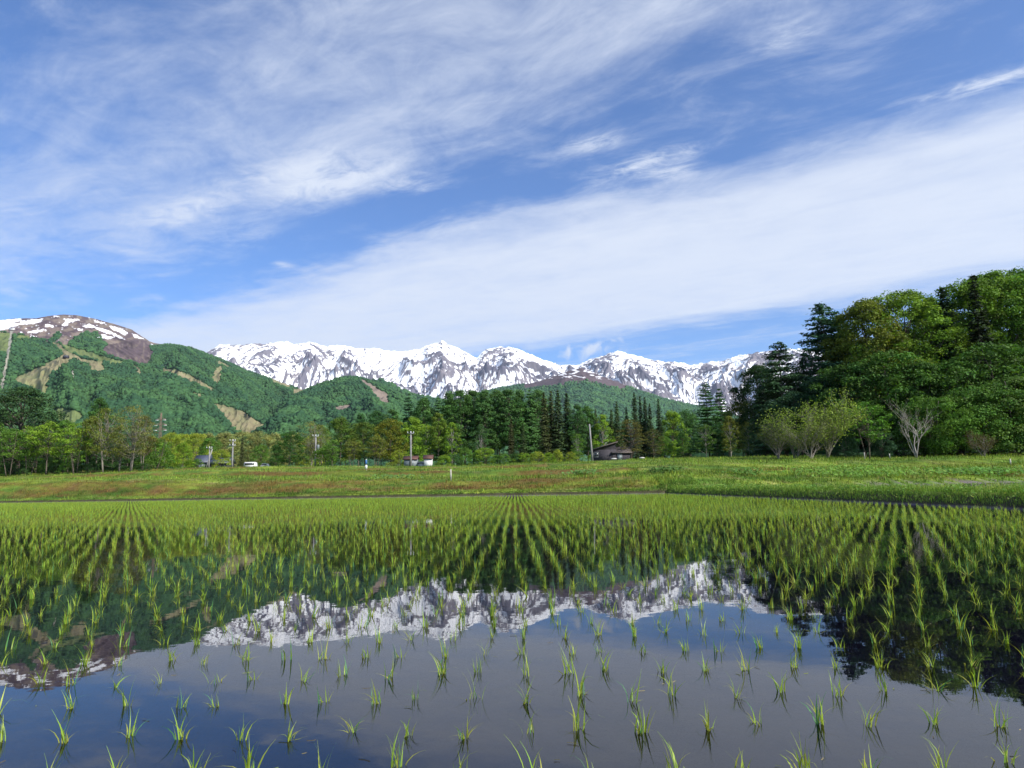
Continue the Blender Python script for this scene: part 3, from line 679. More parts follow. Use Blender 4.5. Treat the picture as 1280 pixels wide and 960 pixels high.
 (1015, 520, 60, 'sapling', 0, 1.3, (.12, .15, .035), None, 'C15'), (975, 525, 62, 'sapling', 1, 1.3, (.10, .13, .035), None, 'C15'),
 (1088, 502, 64, 'copse', 1, 1.3, (.085, .19, .025), 'small bright green tree left of the bare white tree', None),
 (1147, 490, 60, 'bare', 0, 1.0, (.14, .14, .05), 'bare white stemmed tree with forked branches in front of the forest', None),
 (1130, 515, 68, 'near_bush', 0, .9, (.04, .10, .02), None, 'C16'), (1170, 498, 66, 'near_bush', 1, .95, (.085, .18, .025), 'green bushy tree right of the bare white tree', None),
 (1205, 492, 67, 'near_bush', 0, 1.0, (.09, .18, .028), None, 'C16'), (1240, 480, 66, 'near_bush', 1, 1.0, (.08, .17, .028), None, 'C16'), (1280, 472, 66, 'near_bush', 0, 1.1, (.085, .16, .03), 'light green bushy tree at the photo edge below the great trees', None),
 (1320, 480, 66, 'near_bush', 1, 1.1, MG, None, 'C16'), (1232, 537, 60, 'sapling', 0, .9, (.11, .09, .03), 'low brownish shrub before the green bushy trees', None),
 (1105, 540, 66, 'near_bush', 1, .8, BG, None, 'C16'), (1060, 535, 66, 'near_bush', 0, .8, BG, None, 'C16'),
 (900, 562, 92, 'bush', 0, 1.0, DG, None, 'C17'), (860, 566, 95, 'bush', 1, 1.2, (.07, .09, .03), 'low brown green shrub below the blue green tree', None), (935, 563, 84, 'bush', 1, 1.0, DG, None, 'C17'), (960, 560, 80, 'bush', 0, 1.1, (.03, .06, .02), None, 'C17'),
 (980, 568, 76, 'bush', 1, 1.1, (.04, .08, .02), None, 'C17'),
]
GL = {'C1': ('slender green tree in the crowded front row of the copse', 'slender trees of the copse'), 'C2': ('dark leafy tree inside the copse behind the slender trees', 'leafy trees deep in the copse'),
 'C3': ('pale yellow green round tree in the distant row below the ski hill', 'distant pale trees below the ski hill'), 'C4': ('low olive tree in the undergrowth before the rounded olive tree', 'low olive trees'),
 'C5': ('bright green pale stemmed tree beside the lime tree by the sheds', 'bright trees by the sheds'), 'C6': ('dark green tree top seen behind the yellow green trees', 'dark trees behind the yellow green trees'),
 'C7': ('tall blue green tree packed in the dark central wood', 'tall trees of the central wood'), 'C8': ('low dark conifer before the central wood', None), 'C9': ('green tree between the four tall cedars and the cottage', 'green trees beside the four cedars'),
 'C10': ('dark cedar spire packed inside the cedar cluster', 'dark cedars in the cluster'), 'C11': ('mid green tree in the low row right of the pines', 'low green trees right of the pines'), 'C12': ('olive or dark green tree between the large larch and the dark firs', 'trees between larch and firs'),
 'C13': ('great dark green broadleaf tree in the high canopy of the right forest', 'great trees of the right forest'), 'C14': ('shaded broadleaf tree filling the lower part of the right forest', 'shaded trees of the right forest'),
 'C15': ('low thin leaved sapling at the foot of the pale young trees', 'low saplings'), 'C16': ('green bush in the hedge like row before the right forest', 'bushes before the right forest'), 'C17': ('low dark shrub at the foot of the trees', 'low dark shrubs')}
for t in T:
    px_, top_, D_, k_, v_, w_, c_, lab = t[:8]; g_ = t[8] if len(t) > 8 else None
    if lab is None: lab, g_ = GL[g_]
    tree(px_, top_, D_, k_, v_, w_, c_, lab, g_)
# fill of the wood's front undergrowth: a ragged row of shrubs along the tree foot
for px_ in list(range(555, 745, 13)):
    tree(px_+rng.uniform(-5, 5), rng.uniform(560, 571), 107+rng.uniform(-3, 3), 'bush', int(rng.integers(0, 2)), rng.uniform(.8, 1.3), [BR, MG, YG, (.05, .12, .03)][rng.integers(0, 4)],
         'small green shrub in the row along the foot of the central wood', 'shrubs along the central wood')
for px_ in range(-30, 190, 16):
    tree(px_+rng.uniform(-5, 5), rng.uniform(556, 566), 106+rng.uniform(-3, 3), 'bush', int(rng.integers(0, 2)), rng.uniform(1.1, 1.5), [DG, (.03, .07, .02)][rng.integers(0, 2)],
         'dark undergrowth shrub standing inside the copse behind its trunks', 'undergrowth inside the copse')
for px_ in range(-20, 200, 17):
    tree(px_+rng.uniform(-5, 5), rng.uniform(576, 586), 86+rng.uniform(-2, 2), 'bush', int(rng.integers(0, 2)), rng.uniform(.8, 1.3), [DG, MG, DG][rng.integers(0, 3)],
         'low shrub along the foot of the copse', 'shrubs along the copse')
# second row of the central wood, seen in the gaps
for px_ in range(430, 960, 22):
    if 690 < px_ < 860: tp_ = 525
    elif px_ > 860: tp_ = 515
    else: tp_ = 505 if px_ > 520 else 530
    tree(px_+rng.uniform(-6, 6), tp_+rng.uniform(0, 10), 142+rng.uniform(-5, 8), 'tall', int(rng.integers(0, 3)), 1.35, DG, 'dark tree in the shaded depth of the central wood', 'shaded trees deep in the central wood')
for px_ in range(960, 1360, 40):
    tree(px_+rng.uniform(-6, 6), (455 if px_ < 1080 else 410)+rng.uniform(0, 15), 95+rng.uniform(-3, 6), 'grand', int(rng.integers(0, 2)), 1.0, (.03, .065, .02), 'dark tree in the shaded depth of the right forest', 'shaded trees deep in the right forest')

# ------------------------------------------------------------------ hills and mountains
def prof(sil, zb_off=0):
    s = np.array(sil, float); d = ray(s[:, 0], s[:, 1]); az = np.arctan2(d[:, 0], d[:, 1]); te = d[:, 2]/np.hypot(d[:, 0], d[:, 1])
    o = np.argsort(az); return az[o], te[o]

def ico(sub=1):
    t = (1+5**.5)/2
    v = np.array([[-1, t, 0], [1, t, 0], [-1, -t, 0], [1, -t, 0], [0, -1, t], [0, 1, t], [0, -1, -t], [0, 1, -t], [t, 0, -1], [t, 0, 1], [-t, 0, -1], [-t, 0, 1]]); v /= np.linalg.norm(v[0])
    f = [[0, 11, 5], [0, 5, 1], [0, 1, 7], [0, 7, 10], [0, 10, 11], [1, 5, 9], [5, 11, 4], [11, 10, 2], [10, 7, 6], [7, 1, 8], [3, 9, 4], [3, 4, 2], [3, 2, 6], [3, 6, 8], [3, 8, 9], [4, 9, 5], [2, 4, 11], [6, 2, 10], [8, 6, 7], [9, 8, 1]]
    v = list(map(tuple, v)); f = list(f)
    for _ in range(sub):
        c = {}; nf = []
        def mid(a, b):
            k = (min(a, b), max(a, b))
            if k not in c:
                p = np.array(v[a])+np.array(v[b]); p /= np.linalg.norm(p); c[k] = len(v); v.append(tuple(p))
            return c[k]
        for a, b, d in f:
            x, y, z = mid(a, b), mid(b, d), mid(d, a); nf += [[a, x, z], [b, y, x], [d, z, y], [x, y, z]]
        f = nf
    return np.array(v), np.array(f)

def blobs(k, sub=1):
    v, f = ico(sub); o = []
    for i in range(k):
        r = np.random.default_rng(500+i); d = 1+.28*r.normal(size=len(v)).clip(-1.3, 1.3); x = v*d[:, None]
        x[:, 2] = x[:, 2]*.9; b = MB(); b.add(x, t=f, c=np.ones((len(x), 3))*r.uniform(.85, 1.15, (len(x), 1))); o.append(b)
    return o

def box_blur(z, k):
    for ax in (0, 1):
        p = np.concatenate([np.repeat(np.take(z, [0], ax), k, ax), z, np.repeat(np.take(z, [-1], ax), k, ax)], ax)
        c = np.cumsum(p, ax); c = np.concatenate([np.zeros_like(np.take(c, [0], ax)), c], ax); n = z.shape[ax]
        z = (np.take(c, np.arange(n)+2*k+1, ax)-np.take(c, np.arange(n), ax))/(2*k+1)
    return z

def hill(name, sil, r0, rc, rback, zb, nA, nR, amp, fr, pw, seed, extend=(.05, .05), crest_jag=6, rfreq=None, spur=True, azr=None):
    az, te = prof(sil); a0, a1 = az[0], az[-1]
    if azr: a0, a1 = azr
    a = np.linspace(a0, a1, nA); tr_ = np.linspace(0, 1, nR)**.9
    rr = np.concatenate([r0+(rc-r0)*tr_, rc+(rback-rc)*np.linspace(0, 1, 14)[1:]])
    Aa, R = np.meshgrid(a, rr, indexing='ij')
    t = np.clip((R-r0)/(rc-r0), 0, 1)
    E = np.interp(Aa, az, te)
    # crest keeps the silhouette; the flanks below wander sideways along their spurs
    arc = Aa*rc
    if rfreq is None: rfreq = fr*.55
    wob = fbm(arc*fr*.7+9, R*rfreq*.7, 3, seed+5)*(1-t)
    E2 = np.interp(Aa+wob*.03, az, te)
    Zc = CAMH+E2*rc
    z = zb+(Zc-zb)*t**pw
    rg = ridged(arc*fr+.5*fbm(arc*fr*.6, R*rfreq, 2, seed+1), R*rfreq+.5*fbm(arc*fr*.6+7, R*rfreq, 2, seed+2), 6, seed)
    env = np.clip((1-t)*3.2, 0, 1)*np.clip(t*5, .25, 1)
    z = z+amp*(rg-.45)*env+crest_jag*fbm(arc/60., R/60., 3, seed+3)*(t > .02)
    back = np.clip((R-rc)/(rback-rc), 0, 1); z = z-back*(Zc-zb)*.9*back**.2*np.where(R > rc, 1, 0)
    # nothing on the flank may rise over the crest as seen from the field
    lim = CAMH+E*R*(1-.004*(1-t)); z = np.where(R < rc, np.minimum(z, lim), z)
    X = np.sin(Aa)*R; Y = np.cos(Aa)*R
    return dict(name=name, a=a, rr=rr, A=Aa, R=R, t=t, X=X, Y=Y, Z=z, rg=rg)

def grid_faces(n0, n1):
    i = np.arange(n0-1)[:, None]*n1+np.arange(n1-1)[None]
    return np.stack([i, i+n1, i+n1+1, i+1], -1).reshape(-1, 4)

def emit_hill(h, col, material, name):
    n0, n1 = h['Z'].shape; b = MB(); b.add(np.stack([h['X'], h['Y'], h['Z']], -1), q=grid_faces(n0, n1)[:, ::-1], c=col.reshape(-1, 3))
    return obj(name, b.mesh(name, material, True), kind='structure')

def hz(h, az, r):
    fi = np.interp(az, h['a'], np.arange(len(h['a']))); fj = np.interp(r, h['rr'], np.arange(len(h['rr'])))
    i = np.minimum(fi.astype(int), len(h['a'])-2); j = np.minimum(fj.astype(int), len(h['rr'])-2); u = fi-i; v = fj-j; Z = h['Z']
    return Z[i, j]*(1-u)*(1-v)+Z[i+1, j]*u*(1-v)+Z[i, j+1]*(1-u)*v+Z[i+1, j+1]*u*v

BL = blobs(10, 1); BL0 = blobs(10, 0)
def wood(h, n, size, isforest, col, rmin, rmax, label, cone=.25, seed=3, sub=1):
    r = np.random.default_rng(seed); az = r.uniform(h['a'][0], h['a'][-1], n); u = r.random(n)
    rad = rmin*(rmax/rmin)**u
    z = hz(h, az, rad); P = np.stack([np.sin(az)*rad, np.cos(az)*rad, z], 1)
    px, py = project(P); k = isforest(px, py, P) & (px > -60) & (px < 1340)
    P = P[k]; n = len(P); s = size*r.uniform(.6, 1.35, n)*(1+.3*fbm(P[:, 0]/70, P[:, 1]/70, 2, 12))
    sc3 = np.stack([s*.55, s*.55, s*.6], 1); cn = r.random(n) < cone*(fbm(P[:, 0]/200, P[:, 1]/200, 2, 33) > 0)
    sc3[cn] *= np.array([.55, .55, 1.3]); P[:, 2] += s*.25
    c = col(P, r); c[cn] *= .55
    o = scatter(BL if sub else BL0, P, r.uniform(0, 6.28, n), sc3, c)
    obj('far_forest', o.mesh('far_forest', M_wood), kind='stuff', label=label, cat='forest')

# ---- snow range
SIL_S = [(150, 470), (200, 455), (258, 441), (275, 431), (300, 431), (318, 429), (330, 430), (345, 428), (358, 427), (366, 430), (378, 429), (388, 427), (397, 430), (408, 433), (420, 431), (440, 434), (452, 436), (465, 435), (480, 438), (500, 440),
 (512, 438), (525, 436), (535, 431), (545, 429), (552, 425.5), (558, 429), (565, 432), (574, 436), (582, 440), (590, 445), (596, 447), (603, 440), (610, 436), (618, 434), (628, 434), (638, 433), (646, 436), (655, 439), (665, 444), (680, 450), (695, 455), (705, 457), (712, 455), (720, 457),
 (735, 450), (748, 446), (757, 444), (765, 440), (772, 438.5), (782, 441), (795, 444), (815, 450), (835, 452), (850, 453), (862, 456), (872, 455), (890, 452), (905, 451), (915, 447), (925, 444), (945, 441), (962, 438), (985, 436), (1010, 437), (1025, 440), (1060, 446), (1110, 452), (1200, 470), (1300, 500)]
h = hill('snow', SIL_S, 6200, 9400, 11500, 20, 1900, 460, 480, 1/700., .95, 43, crest_jag=24, rfreq=1/950.)
Z = h['Z']; cell = box_blur(Z, 3)-Z; c2 = box_blur(Z, 9)-Z; c3 = box_blur(Z, 24)-Z
gyr, gxr = np.gradient(Z); 
elev = (Z-900)/1100
streak = ridged((h['A']*9400+.9*(h['R']-6200))/150, h['R']/340, 5, 61)-.45
streak2 = ridged((h['A']*9400-1.0*(h['R']-6200))/150, h['R']/320, 5, 71)-.45
nz = fbm(h['A']*9400/520, h['R']/620, 4, 81)
snow = .475+.07*elev.clip(-1, 1)+(np.clip(.022*cell, -.25, .25)+np.clip(.006*c2, -.2, .25))*(1-sm(.93, .99, h['t']))-.55*(h['rg']-.5)-.8*np.maximum(streak, streak2)+.55*nz+.05*sm(.86, 1., h['t'])
px, py = project(np.stack([h['X'], h['Y'], h['Z']], -1).reshape(-1, 3)); px = px.reshape(Z.shape); py = py.reshape(Z.shape)
# the low front ridge right of the second peak and the foot of the range are bare
snow -= .55*sm(0, 1, (py-480)/40.)*sm(600, 640, px)*(1-sm(740, 780, px))
snow += .22*np.exp(-((px-470)/30)**2-((py-455)/14)**2)+.25*np.exp(-((px-650)/25)**2-((py-462)/16)**2)+.2*np.exp(-((px-520)/20)**2-((py-450)/12)**2)
snow -= .8*(1-sm(350, 620, Z))
col = np.stack([snow, snow, snow], -1)
m, nt, out = mat('snow_and_rock'); L = nt.links.new
at_ = N(nt, 'ShaderNodeAttribute', attribute_name='col'); tc = N(nt, 'ShaderNodeTexCoord')
n1 = N(nt, 'ShaderNodeTexNoise'); n1.inputs['Scale'].default_value = .017; n1.inputs['Detail'].default_value = 6; n1.inputs['Roughness'].default_value = .7; L(tc.outputs['Object'], n1.inputs['Vector'])
sb = N(nt, 'ShaderNodeMath', operation='MULTIPLY_ADD'); sb.inputs[1].default_value = .95; L(n1.outputs['Fac'], sb.inputs[0]); L(at_.outputs['Fac'], sb.inputs[2])
mr = N(nt, 'ShaderNodeMapRange', interpolation_type='SMOOTHSTEP'); mr.inputs[1].default_value = .76; mr.inputs[2].default_value = .92; L(sb.outputs[0], mr.inputs[0])
n2 = N(nt, 'ShaderNodeTexNoise'); n2.inputs['Scale'].default_value = .003; n2.inputs['Detail'].default_value = 8; L(tc.outputs['Object'], n2.inputs['Vector'])
rk = N(nt, 'ShaderNodeValToRGB'); rk.color_ramp.elements[0].color = (.105, .1, .13, 1); rk.color_ramp.elements[1].color = (.19, .17, .185, 1)
rk.color_ramp.elements[0].position = .35; rk.color_ramp.elements[1].position = .65; L(n2.outputs['Fac'], rk.inputs[0])
mx = N(nt, 'ShaderNodeMix', data_type='RGBA'); L(mr.outputs[0], mx.inputs[0]); L(rk.outputs[0], mx.inputs[6]); mx.inputs[7].default_value = (.86, .87, .88, 1)
b = N(nt, 'ShaderNodeBsdfPrincipled'); b.inputs['Roughness'].default_value = .8; b.inputs['Specular IOR Level'].default_value = .1; L(mx.outputs[2], b.inputs['Base Color'])
L(b.outputs[0], out.inputs[0]); M_snow = m
emit_hill(h, col, M_snow, 'snow_mountains')
HS = h

# ---- ski hill on the left
SIL_A = [(-140, 420), (-60, 404), (0, 400), (20, 398), (45, 398), (60, 395), (80, 393), (95, 394), (112, 397), (125, 400), (140, 404), (152, 408), (165, 412), (178, 421), (187, 427), (200, 430), (215, 430), (228, 433), (245, 437), (262, 443), (280, 450), (300, 459), (320, 467), (340, 473), (355, 479), (372, 485), (388, 490), (420, 497), (470, 507), (540, 520), (620, 540)]
TAN = np.array([.20, .175, .10]); GRS = np.array([.15, .19, .07]); PUR = np.array([.095, .07, .075]); FOR = np.array([.035, .075, .03]); SNW = np.array([.8, .8, .82]); BRN = np.array([.17, .135, .11])
POLY_T = [[(62, 427), (75, 431), (85, 439), (105, 449), (130, 452), (129, 466), (112, 465), (111, 455), (92, 449), (85, 455), (78, 459), (68, 466), (60, 480), (59, 494), (50, 492), (38, 485), (18, 480), (15, 476), (30, 467), (55, 457), (70, 449), (78, 442), (72, 435)],
 [(202, 460), (220, 463), (240, 470), (262, 483), (274, 490), (260, 487), (240, 479), (218, 469), (205, 465)], [(265, 504), (282, 507), (305, 515), (322, 526), (348, 543), (300, 545), (288, 532), (275, 516)],
 [(269, 460), (277, 457), (277, 475), (271, 480), (264, 475)], [(272, 450), (290, 459), (284, 460), (270, 453)], [(338, 471), (365, 480), (360, 485), (340, 478)], [(366, 487), (380, 485), (379, 495), (368, 494)], [(242, 490), (251, 493), (253, 501), (246, 498)],
 [(170, 455), (175, 462), (178, 470), (173, 469), (167, 458)]]
POLY_G = [[(78, 430), (110, 440), (157, 453), (150, 456), (128, 452), (105, 447), (85, 439)], [(68, 510), (85, 511), (103, 517), (105, 525), (92, 534), (72, 530)], [(-60, 418), (0, 415), (14, 417), (10, 440), (-60, 445)], [(20, 418), (40, 421), (38, 425), (20, 424)]]
POLY_L = [[(13.5, 413), (16.5, 413), (3.5, 487), (0, 487)], [(88, 462), (92, 462), (94, 492), (90, 492)]]
POLY_P = [[(132, 433), (150, 428), (162, 424), (176, 425), (186, 432), (191, 440), (188, 450), (181, 457), (172, 454), (163, 452), (150, 450), (138, 445), (128, 440)]]
POLY_S = [[(-60, 399), (0, 400), (26, 398), (28, 401), (10, 404), (-60, 408)], [(-40, 412), (0, 405), (22, 403), (24, 406), (6, 412), (-40, 417)], [(26, 401), (55, 398), (50, 403), (38, 405), (22, 406)], [(66, 394.5), (74, 395), (74, 396.3), (66, 396)], [(80, 398), (84, 399), (98, 398.5), (100, 400), (88, 402.5), (84, 407), (77, 407), (82, 402)],
 [(101, 408), (112, 405), (122, 409), (133, 412), (145, 417), (156, 424), (150, 423), (140, 418), (128, 415), (118, 410), (108, 409)], [(117, 399.5), (132, 404), (127, 405), (118, 402)], [(138, 407), (152, 411), (160, 416), (156, 419), (146, 414), (138, 411)], [(165, 417), (172, 419), (180, 424), (168, 422)], [(114, 420), (130, 418), (141, 422), (138, 424), (126, 422), (115, 423)], [(108, 414), (116, 416), (112, 418)], [(37, 414), (54, 411.5), (57, 413), (44, 416), (32, 416)], [(189, 430), (194, 431), (194, 433), (189, 432)], [(204, 429.5), (218, 432), (218, 434.5), (208, 432.5)], [(57, 405), (66, 407), (68, 409), (57, 408)], [(97, 411), (104, 411), (103, 413), (98, 413)], [(38, 421), (42, 420), (50, 425), (56, 428), (46, 427)]]
LINE = np.array([(-80, 417), (0, 415), (15, 416), (30, 419), (62, 427), (72, 428), (82, 432), (95, 421), (107, 416), (118, 416), (128, 424), (134, 431), (140, 436), (190, 432), (215, 430), (230, 434), (262, 443), (300, 458), (330, 470), (400, 480)], float)
def zone(px, py, s=8):
    jx = fbm(px/7, py/7, 3, s)*3.0; jy = fbm(px/7+9, py/7, 3, s+1)*2.0; return px+jx, py+jy
h = hill('ski', SIL_A, 950, 3900, 5200, 8, 900, 520, 120, 1/600., 1.0, 5, crest_jag=4, rfreq=1/1500.)
P = np.stack([h['X'], h['Y'], h['Z']], -1); px, py = project(P.reshape(-1, 3)); px = px.reshape(P.shape[:2]); py = py.reshape(P.shape[:2])
qx, qy = zone(px, py); q2x, q2y = px+fbm(px/4, py/2.5, 3, 3)*2.5, py+fbm(px/4, py/2.5, 3, 4)*1.4
above = (qy < np.interp(qx, LINE[:, 0], LINE[:, 1])) & (px < 235)
def anyp(L_, x, y):
    r = np.zeros(np.shape(x), bool)
    for p_ in L_: r |= in_poly(x, y, p_)
    return r
col = np.tile(FOR, (*px.shape, 1)).astype(float)
mixn = sm(-.2, .25, fbm(px/12, py/5, 3, 15))[..., None]
col = np.where(above[..., None], PUR*(1-mixn)+BRN*mixn, col)
ggg = in_poly(qx, qy, [(60, 428), (72, 415), (78, 418), (66, 430)]) | in_poly(qx, qy, [(84, 432), (97, 421), (108, 415), (122, 415), (128, 424), (132, 433), (140, 442), (120, 441), (100, 437)])
col = np.where(ggg[..., None], FOR, col)
inP = anyp(POLY_P, qx, qy); vein = sm(.5, .75, ridged(px/9, py/16, 3, 88))[..., None]*.6
col = np.where(inP[..., None], PUR*(1-vein)+BRN*vein, col)
inT = anyp(POLY_T, qx, qy); inG = anyp(POLY_G, qx, qy); inL = anyp(POLY_L, px+fbm(px/3, py/3, 2, 2)*1.4, py)
tg = sm(-.15, .3, fbm(px/14, py/6, 3, 25))[..., None]; gdown = sm(455, 490, py)[..., None]*(1-sm(180, 220, px))[..., None]
tg = np.clip(tg*.5+gdown*.6, 0, 1)
col = np.where(inT[..., None], TAN*(1-tg)+(GRS*.6+TAN*.4)*tg, col); col = np.where(inG[..., None], GRS*.8, col); col = np.where(inL[..., None], np.array([.25, .24, .2]), col)
inS = anyp(POLY_S, q2x, q2y); scat = (fbm(px/5, py/2, 4, 66) > .4) & above & (py < 425)
col = np.where((inS | scat)[..., None], SNW, col)
M_hill = terrain_mat('hillside', .02, .3, .95)
emit_hill(h, col, M_hill, 'ski_hill')
def isf(px, py, P):
    x, y = zone(px, py); ab_ = (y < np.interp(x, LINE[:, 0], LINE[:, 1])) & (px < 235)
    g_ = in_poly(x, y, [(60, 428), (72, 415), (78, 418), (66, 430)]) | in_poly(x, y, [(84, 432), (97, 421), (108, 415), (122, 415), (128, 424), (132, 433), (140, 442), (120, 441), (100, 437)])
    jx, jy = px, py
    return (~ab_ | g_) & ~anyp(POLY_P, x, y) & ~anyp(POLY_T, x, y) & ~anyp(POLY_G, x, y) & ~anyp(POLY_L, px, py) & ~anyp([[(12.5, 411), (18, 411), (5.5, 489), (-2, 489)]], px, py)
def fcol(P, r):
    n = len(P); k = sm(-.25, .3, fbm(P[:, 0]/150, P[:, 1]/150, 4, 91)+.35*fbm(P[:, 0]/35, P[:, 1]/35, 2, 92))[:, None]
    c = np.array([.03, .08, .036])*(1-k)+np.array([.052, .12, .042])*k
    return c*r.uniform(.8, 1.2, (n, 1))
HA = h
wood(h, 170000, 7.5, isf, fcol, 960, 3880, 'dense green forest covering the ski hill between its cleared slopes', seed=3, sub=0)

# ---- low spur in front of it
SIL_B = [(200, 575), (260, 560), (310, 535), (345, 510), (372, 492), (392, 483), (410, 477), (425, 472), (437, 470.5), (450, 472), (462, 476), (480, 484), (500, 494), (530, 508), (580, 530), (660, 550)]
POLY_B = [[(448, 474), (460, 477), (485, 494), (487, 504), (472, 500), (468, 491)], [(416, 509), (438, 505), (441, 513), (422, 515)], [(470, 497), (486, 498), (486, 506), (474, 504)]]
h = hill('spur', SIL_B, 900, 2500, 3300, 8, 420, 260, 90, 1/420., .9, 15, crest_jag=3)
P = np.stack([h['X'], h['Y'], h['Z']], -1); px, py = project(P.reshape(-1, 3)); px = px.reshape(P.shape[:2]); py = py.reshape(P.shape[:2]); qx, qy = zone(px, py)
col = np.tile(FOR, (*px.shape, 1)).astype(float); col = np.where(anyp(POLY_B, qx, qy)[..., None], BRN*1.1, col)
emit_hill(h, col, M_hill, 'wooded_spur_hill')
wood(h, 60000, 7.5, lambda px, py, P: ~anyp(POLY_B, *zone(px, py)), fcol, 910, 2490, 'green forest covering the rounded spur below the snowy range', seed=4, sub=0)

SIL_C = [(400, 510), (440, 490), (462, 477), (475, 475), (488, 479), (500, 486), (515, 493), (540, 498), (570, 503), (640, 520), (700, 540)]
h = hill('spur2', SIL_C, 1800, 3600, 4300, 8, 260, 140, 80, 1/500., .9, 25, crest_jag=3)
emit_hill(h, np.tile(FOR, (*h['Z'].shape, 1)).astype(float), M_hill, 'wooded_back_hill')
wood(h, 14000, 13, lambda px, py, P: px > 0, fcol, 1850, 3590, 'green forest on the small hill behind the rounded spur', seed=5)

# ---- purple topped hill at the centre
SIL_D = [(520, 520), (560, 503), (590, 493), (612, 487), (635, 482), (655, 480), (672, 477), (690, 471), (705, 465), (716, 462), (727, 460.5), (737, 463), (750, 469), (770, 477), (795, 486), (820, 494), (850, 503), (880, 510), (920, 520), (980, 535)]
h = hill('purple', SIL_D, 3000, 5600, 6600, 15, 420, 220, 130, 1/800., .95, 35, crest_jag=7)
P = np.stack([h['X'], h['Y'], h['Z']], -1); px, py = project(P.reshape(-1, 3)); px = px.reshape(P.shape[:2]); py = py.reshape(P.shape[:2])
lim_y = 479+8*sm(0, 60, np.abs(px-727))+fbm(px/12, py/8, 3, 5)*7
top = (py < lim_y) & (px > 655) & (px < 800)
col = np.tile(FOR*1.2, (*px.shape, 1)).astype(float); col = np.where(top[..., None], PUR*.9, col)
sn = top & (ridged(px/16, py/5, 3, 7)*.8+.3*sm(478, 463, py) > .72) & (py < 474)
col = np.where(sn[..., None], SNW*.85, col)
emit_hill(h, col, M_hill, 'bare_topped_hill')
wood(h, 45000, 17, lambda px, py, P: ~((py < 477+8*sm(0, 60, np.abs(px-727))+fbm(px/12, py/8, 3, 5)*7) & (px > 655) & (px < 800)),
     lambda P, r: fcol(P, r)*1.15, 3050, 5550, 'green forest covering the lower flanks of the bare topped hill', cone=.1, seed=6, sub=0)

SIL_E = [(860, 592), (900, 575), (950, 545), (1000, 530), (1100, 515), (1250, 500), (1400, 495), (1500, 500)]
h = hill('low', SIL_E, 180, 420, 600, 5, 120, 60, 4, 1/60., .8, 45, crest_jag=1)
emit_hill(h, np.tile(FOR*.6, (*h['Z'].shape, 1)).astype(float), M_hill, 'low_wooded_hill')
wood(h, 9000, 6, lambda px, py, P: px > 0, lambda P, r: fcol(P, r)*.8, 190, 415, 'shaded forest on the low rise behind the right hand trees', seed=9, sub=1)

# ------------------------------------------------------------------ built things
def gz(x, y): return float(G(x, y))
def spot(px, D): g = at(np.float64(px), np.float64(585.), D); return float(g[0]), D, gz(float(g[0]), D)
def topz(px, py, D): return float(at(np.float64(px), np.float64(py), D)[2])

def pole(px, top, D, label, lean=0, arms=1, transformer=False, thick=.15, cap=False):
    x, y, z = spot(px, D); Hh = topz(px, top, D)-z
    r = obj('utility_pole', None, loc=(x, y, z), label=label, cat='utility pole', group='utility poles along the field edge'); r.rotation_euler[1] = lean
    b = MB(); b.tube([[0, 0, -.3], [0, 0, Hh*.5], [0, 0, Hh]], [thick, thick*.85, thick*.65], 12); obj('post', b.mesh('post', M_conc, True), r)
    for k in range(arms):
        b = MB(); zz = Hh-.35-k*.75; b.box((-.5, -.14-.05, zz), (.5, -.14, zz+.06)); ob = obj('cross_arm', b.mesh('cross_arm', M_steel), r)
        for xx in (-.42, 0, .42):
            b = MB(); b.tube([[xx, -.165, zz+.08], [xx, -.165, zz+.16], [xx, -.165, zz+.2], [xx, -.165, zz+.3]], [.03, .06, .03, .05], 8); obj('insulator', b.mesh('insulator', M_ins, True), ob)
    if transformer:
        b = MB(); b.tube([[.38, 0, Hh*.55], [.38, 0, Hh*.55+.05], [.38, 0, Hh*.55+.75], [.38, 0, Hh*.55+.8]], [.15, .22, .22, .17], 12); t = obj('transformer', b.mesh('transformer', M_grey, True), r)
        b = MB(); b.box((.05, -.04, Hh*.55+.25), (.2, .04, Hh*.55+.33)); obj('bracket', b.mesh('bracket', M_steel), t)
    return r
pole(290, 549, 112, 'concrete utility pole with twin arms near the narrow dark conifer', arms=2, thick=.16)
pole(261, 558, 112, 'short grey utility pole beside the blue grey roofed house', arms=1, thick=.13)
pole(394, 543, 108, 'utility pole carrying a round transformer beside the large round tree', arms=1, transformer=True)
pole(513.5, 539, 98, 'utility pole standing in front of the grey shed', arms=1)
pole(741, 530, 98, 'pale utility pole leaning slightly beside the dark cottage', lean=-.045, arms=0)
# slanting prop pole
x, y, z = spot(256, 112); r = MB(); r.tube([[0, 0, -.2], [1.1, 0, 3.6]], [.1, .08], 8)
obj('prop_pole', r.mesh('prop_pole', M_conc, True), loc=(x, y, z), label='slanting grey prop pole leaning on the short utility pole', cat='prop pole')

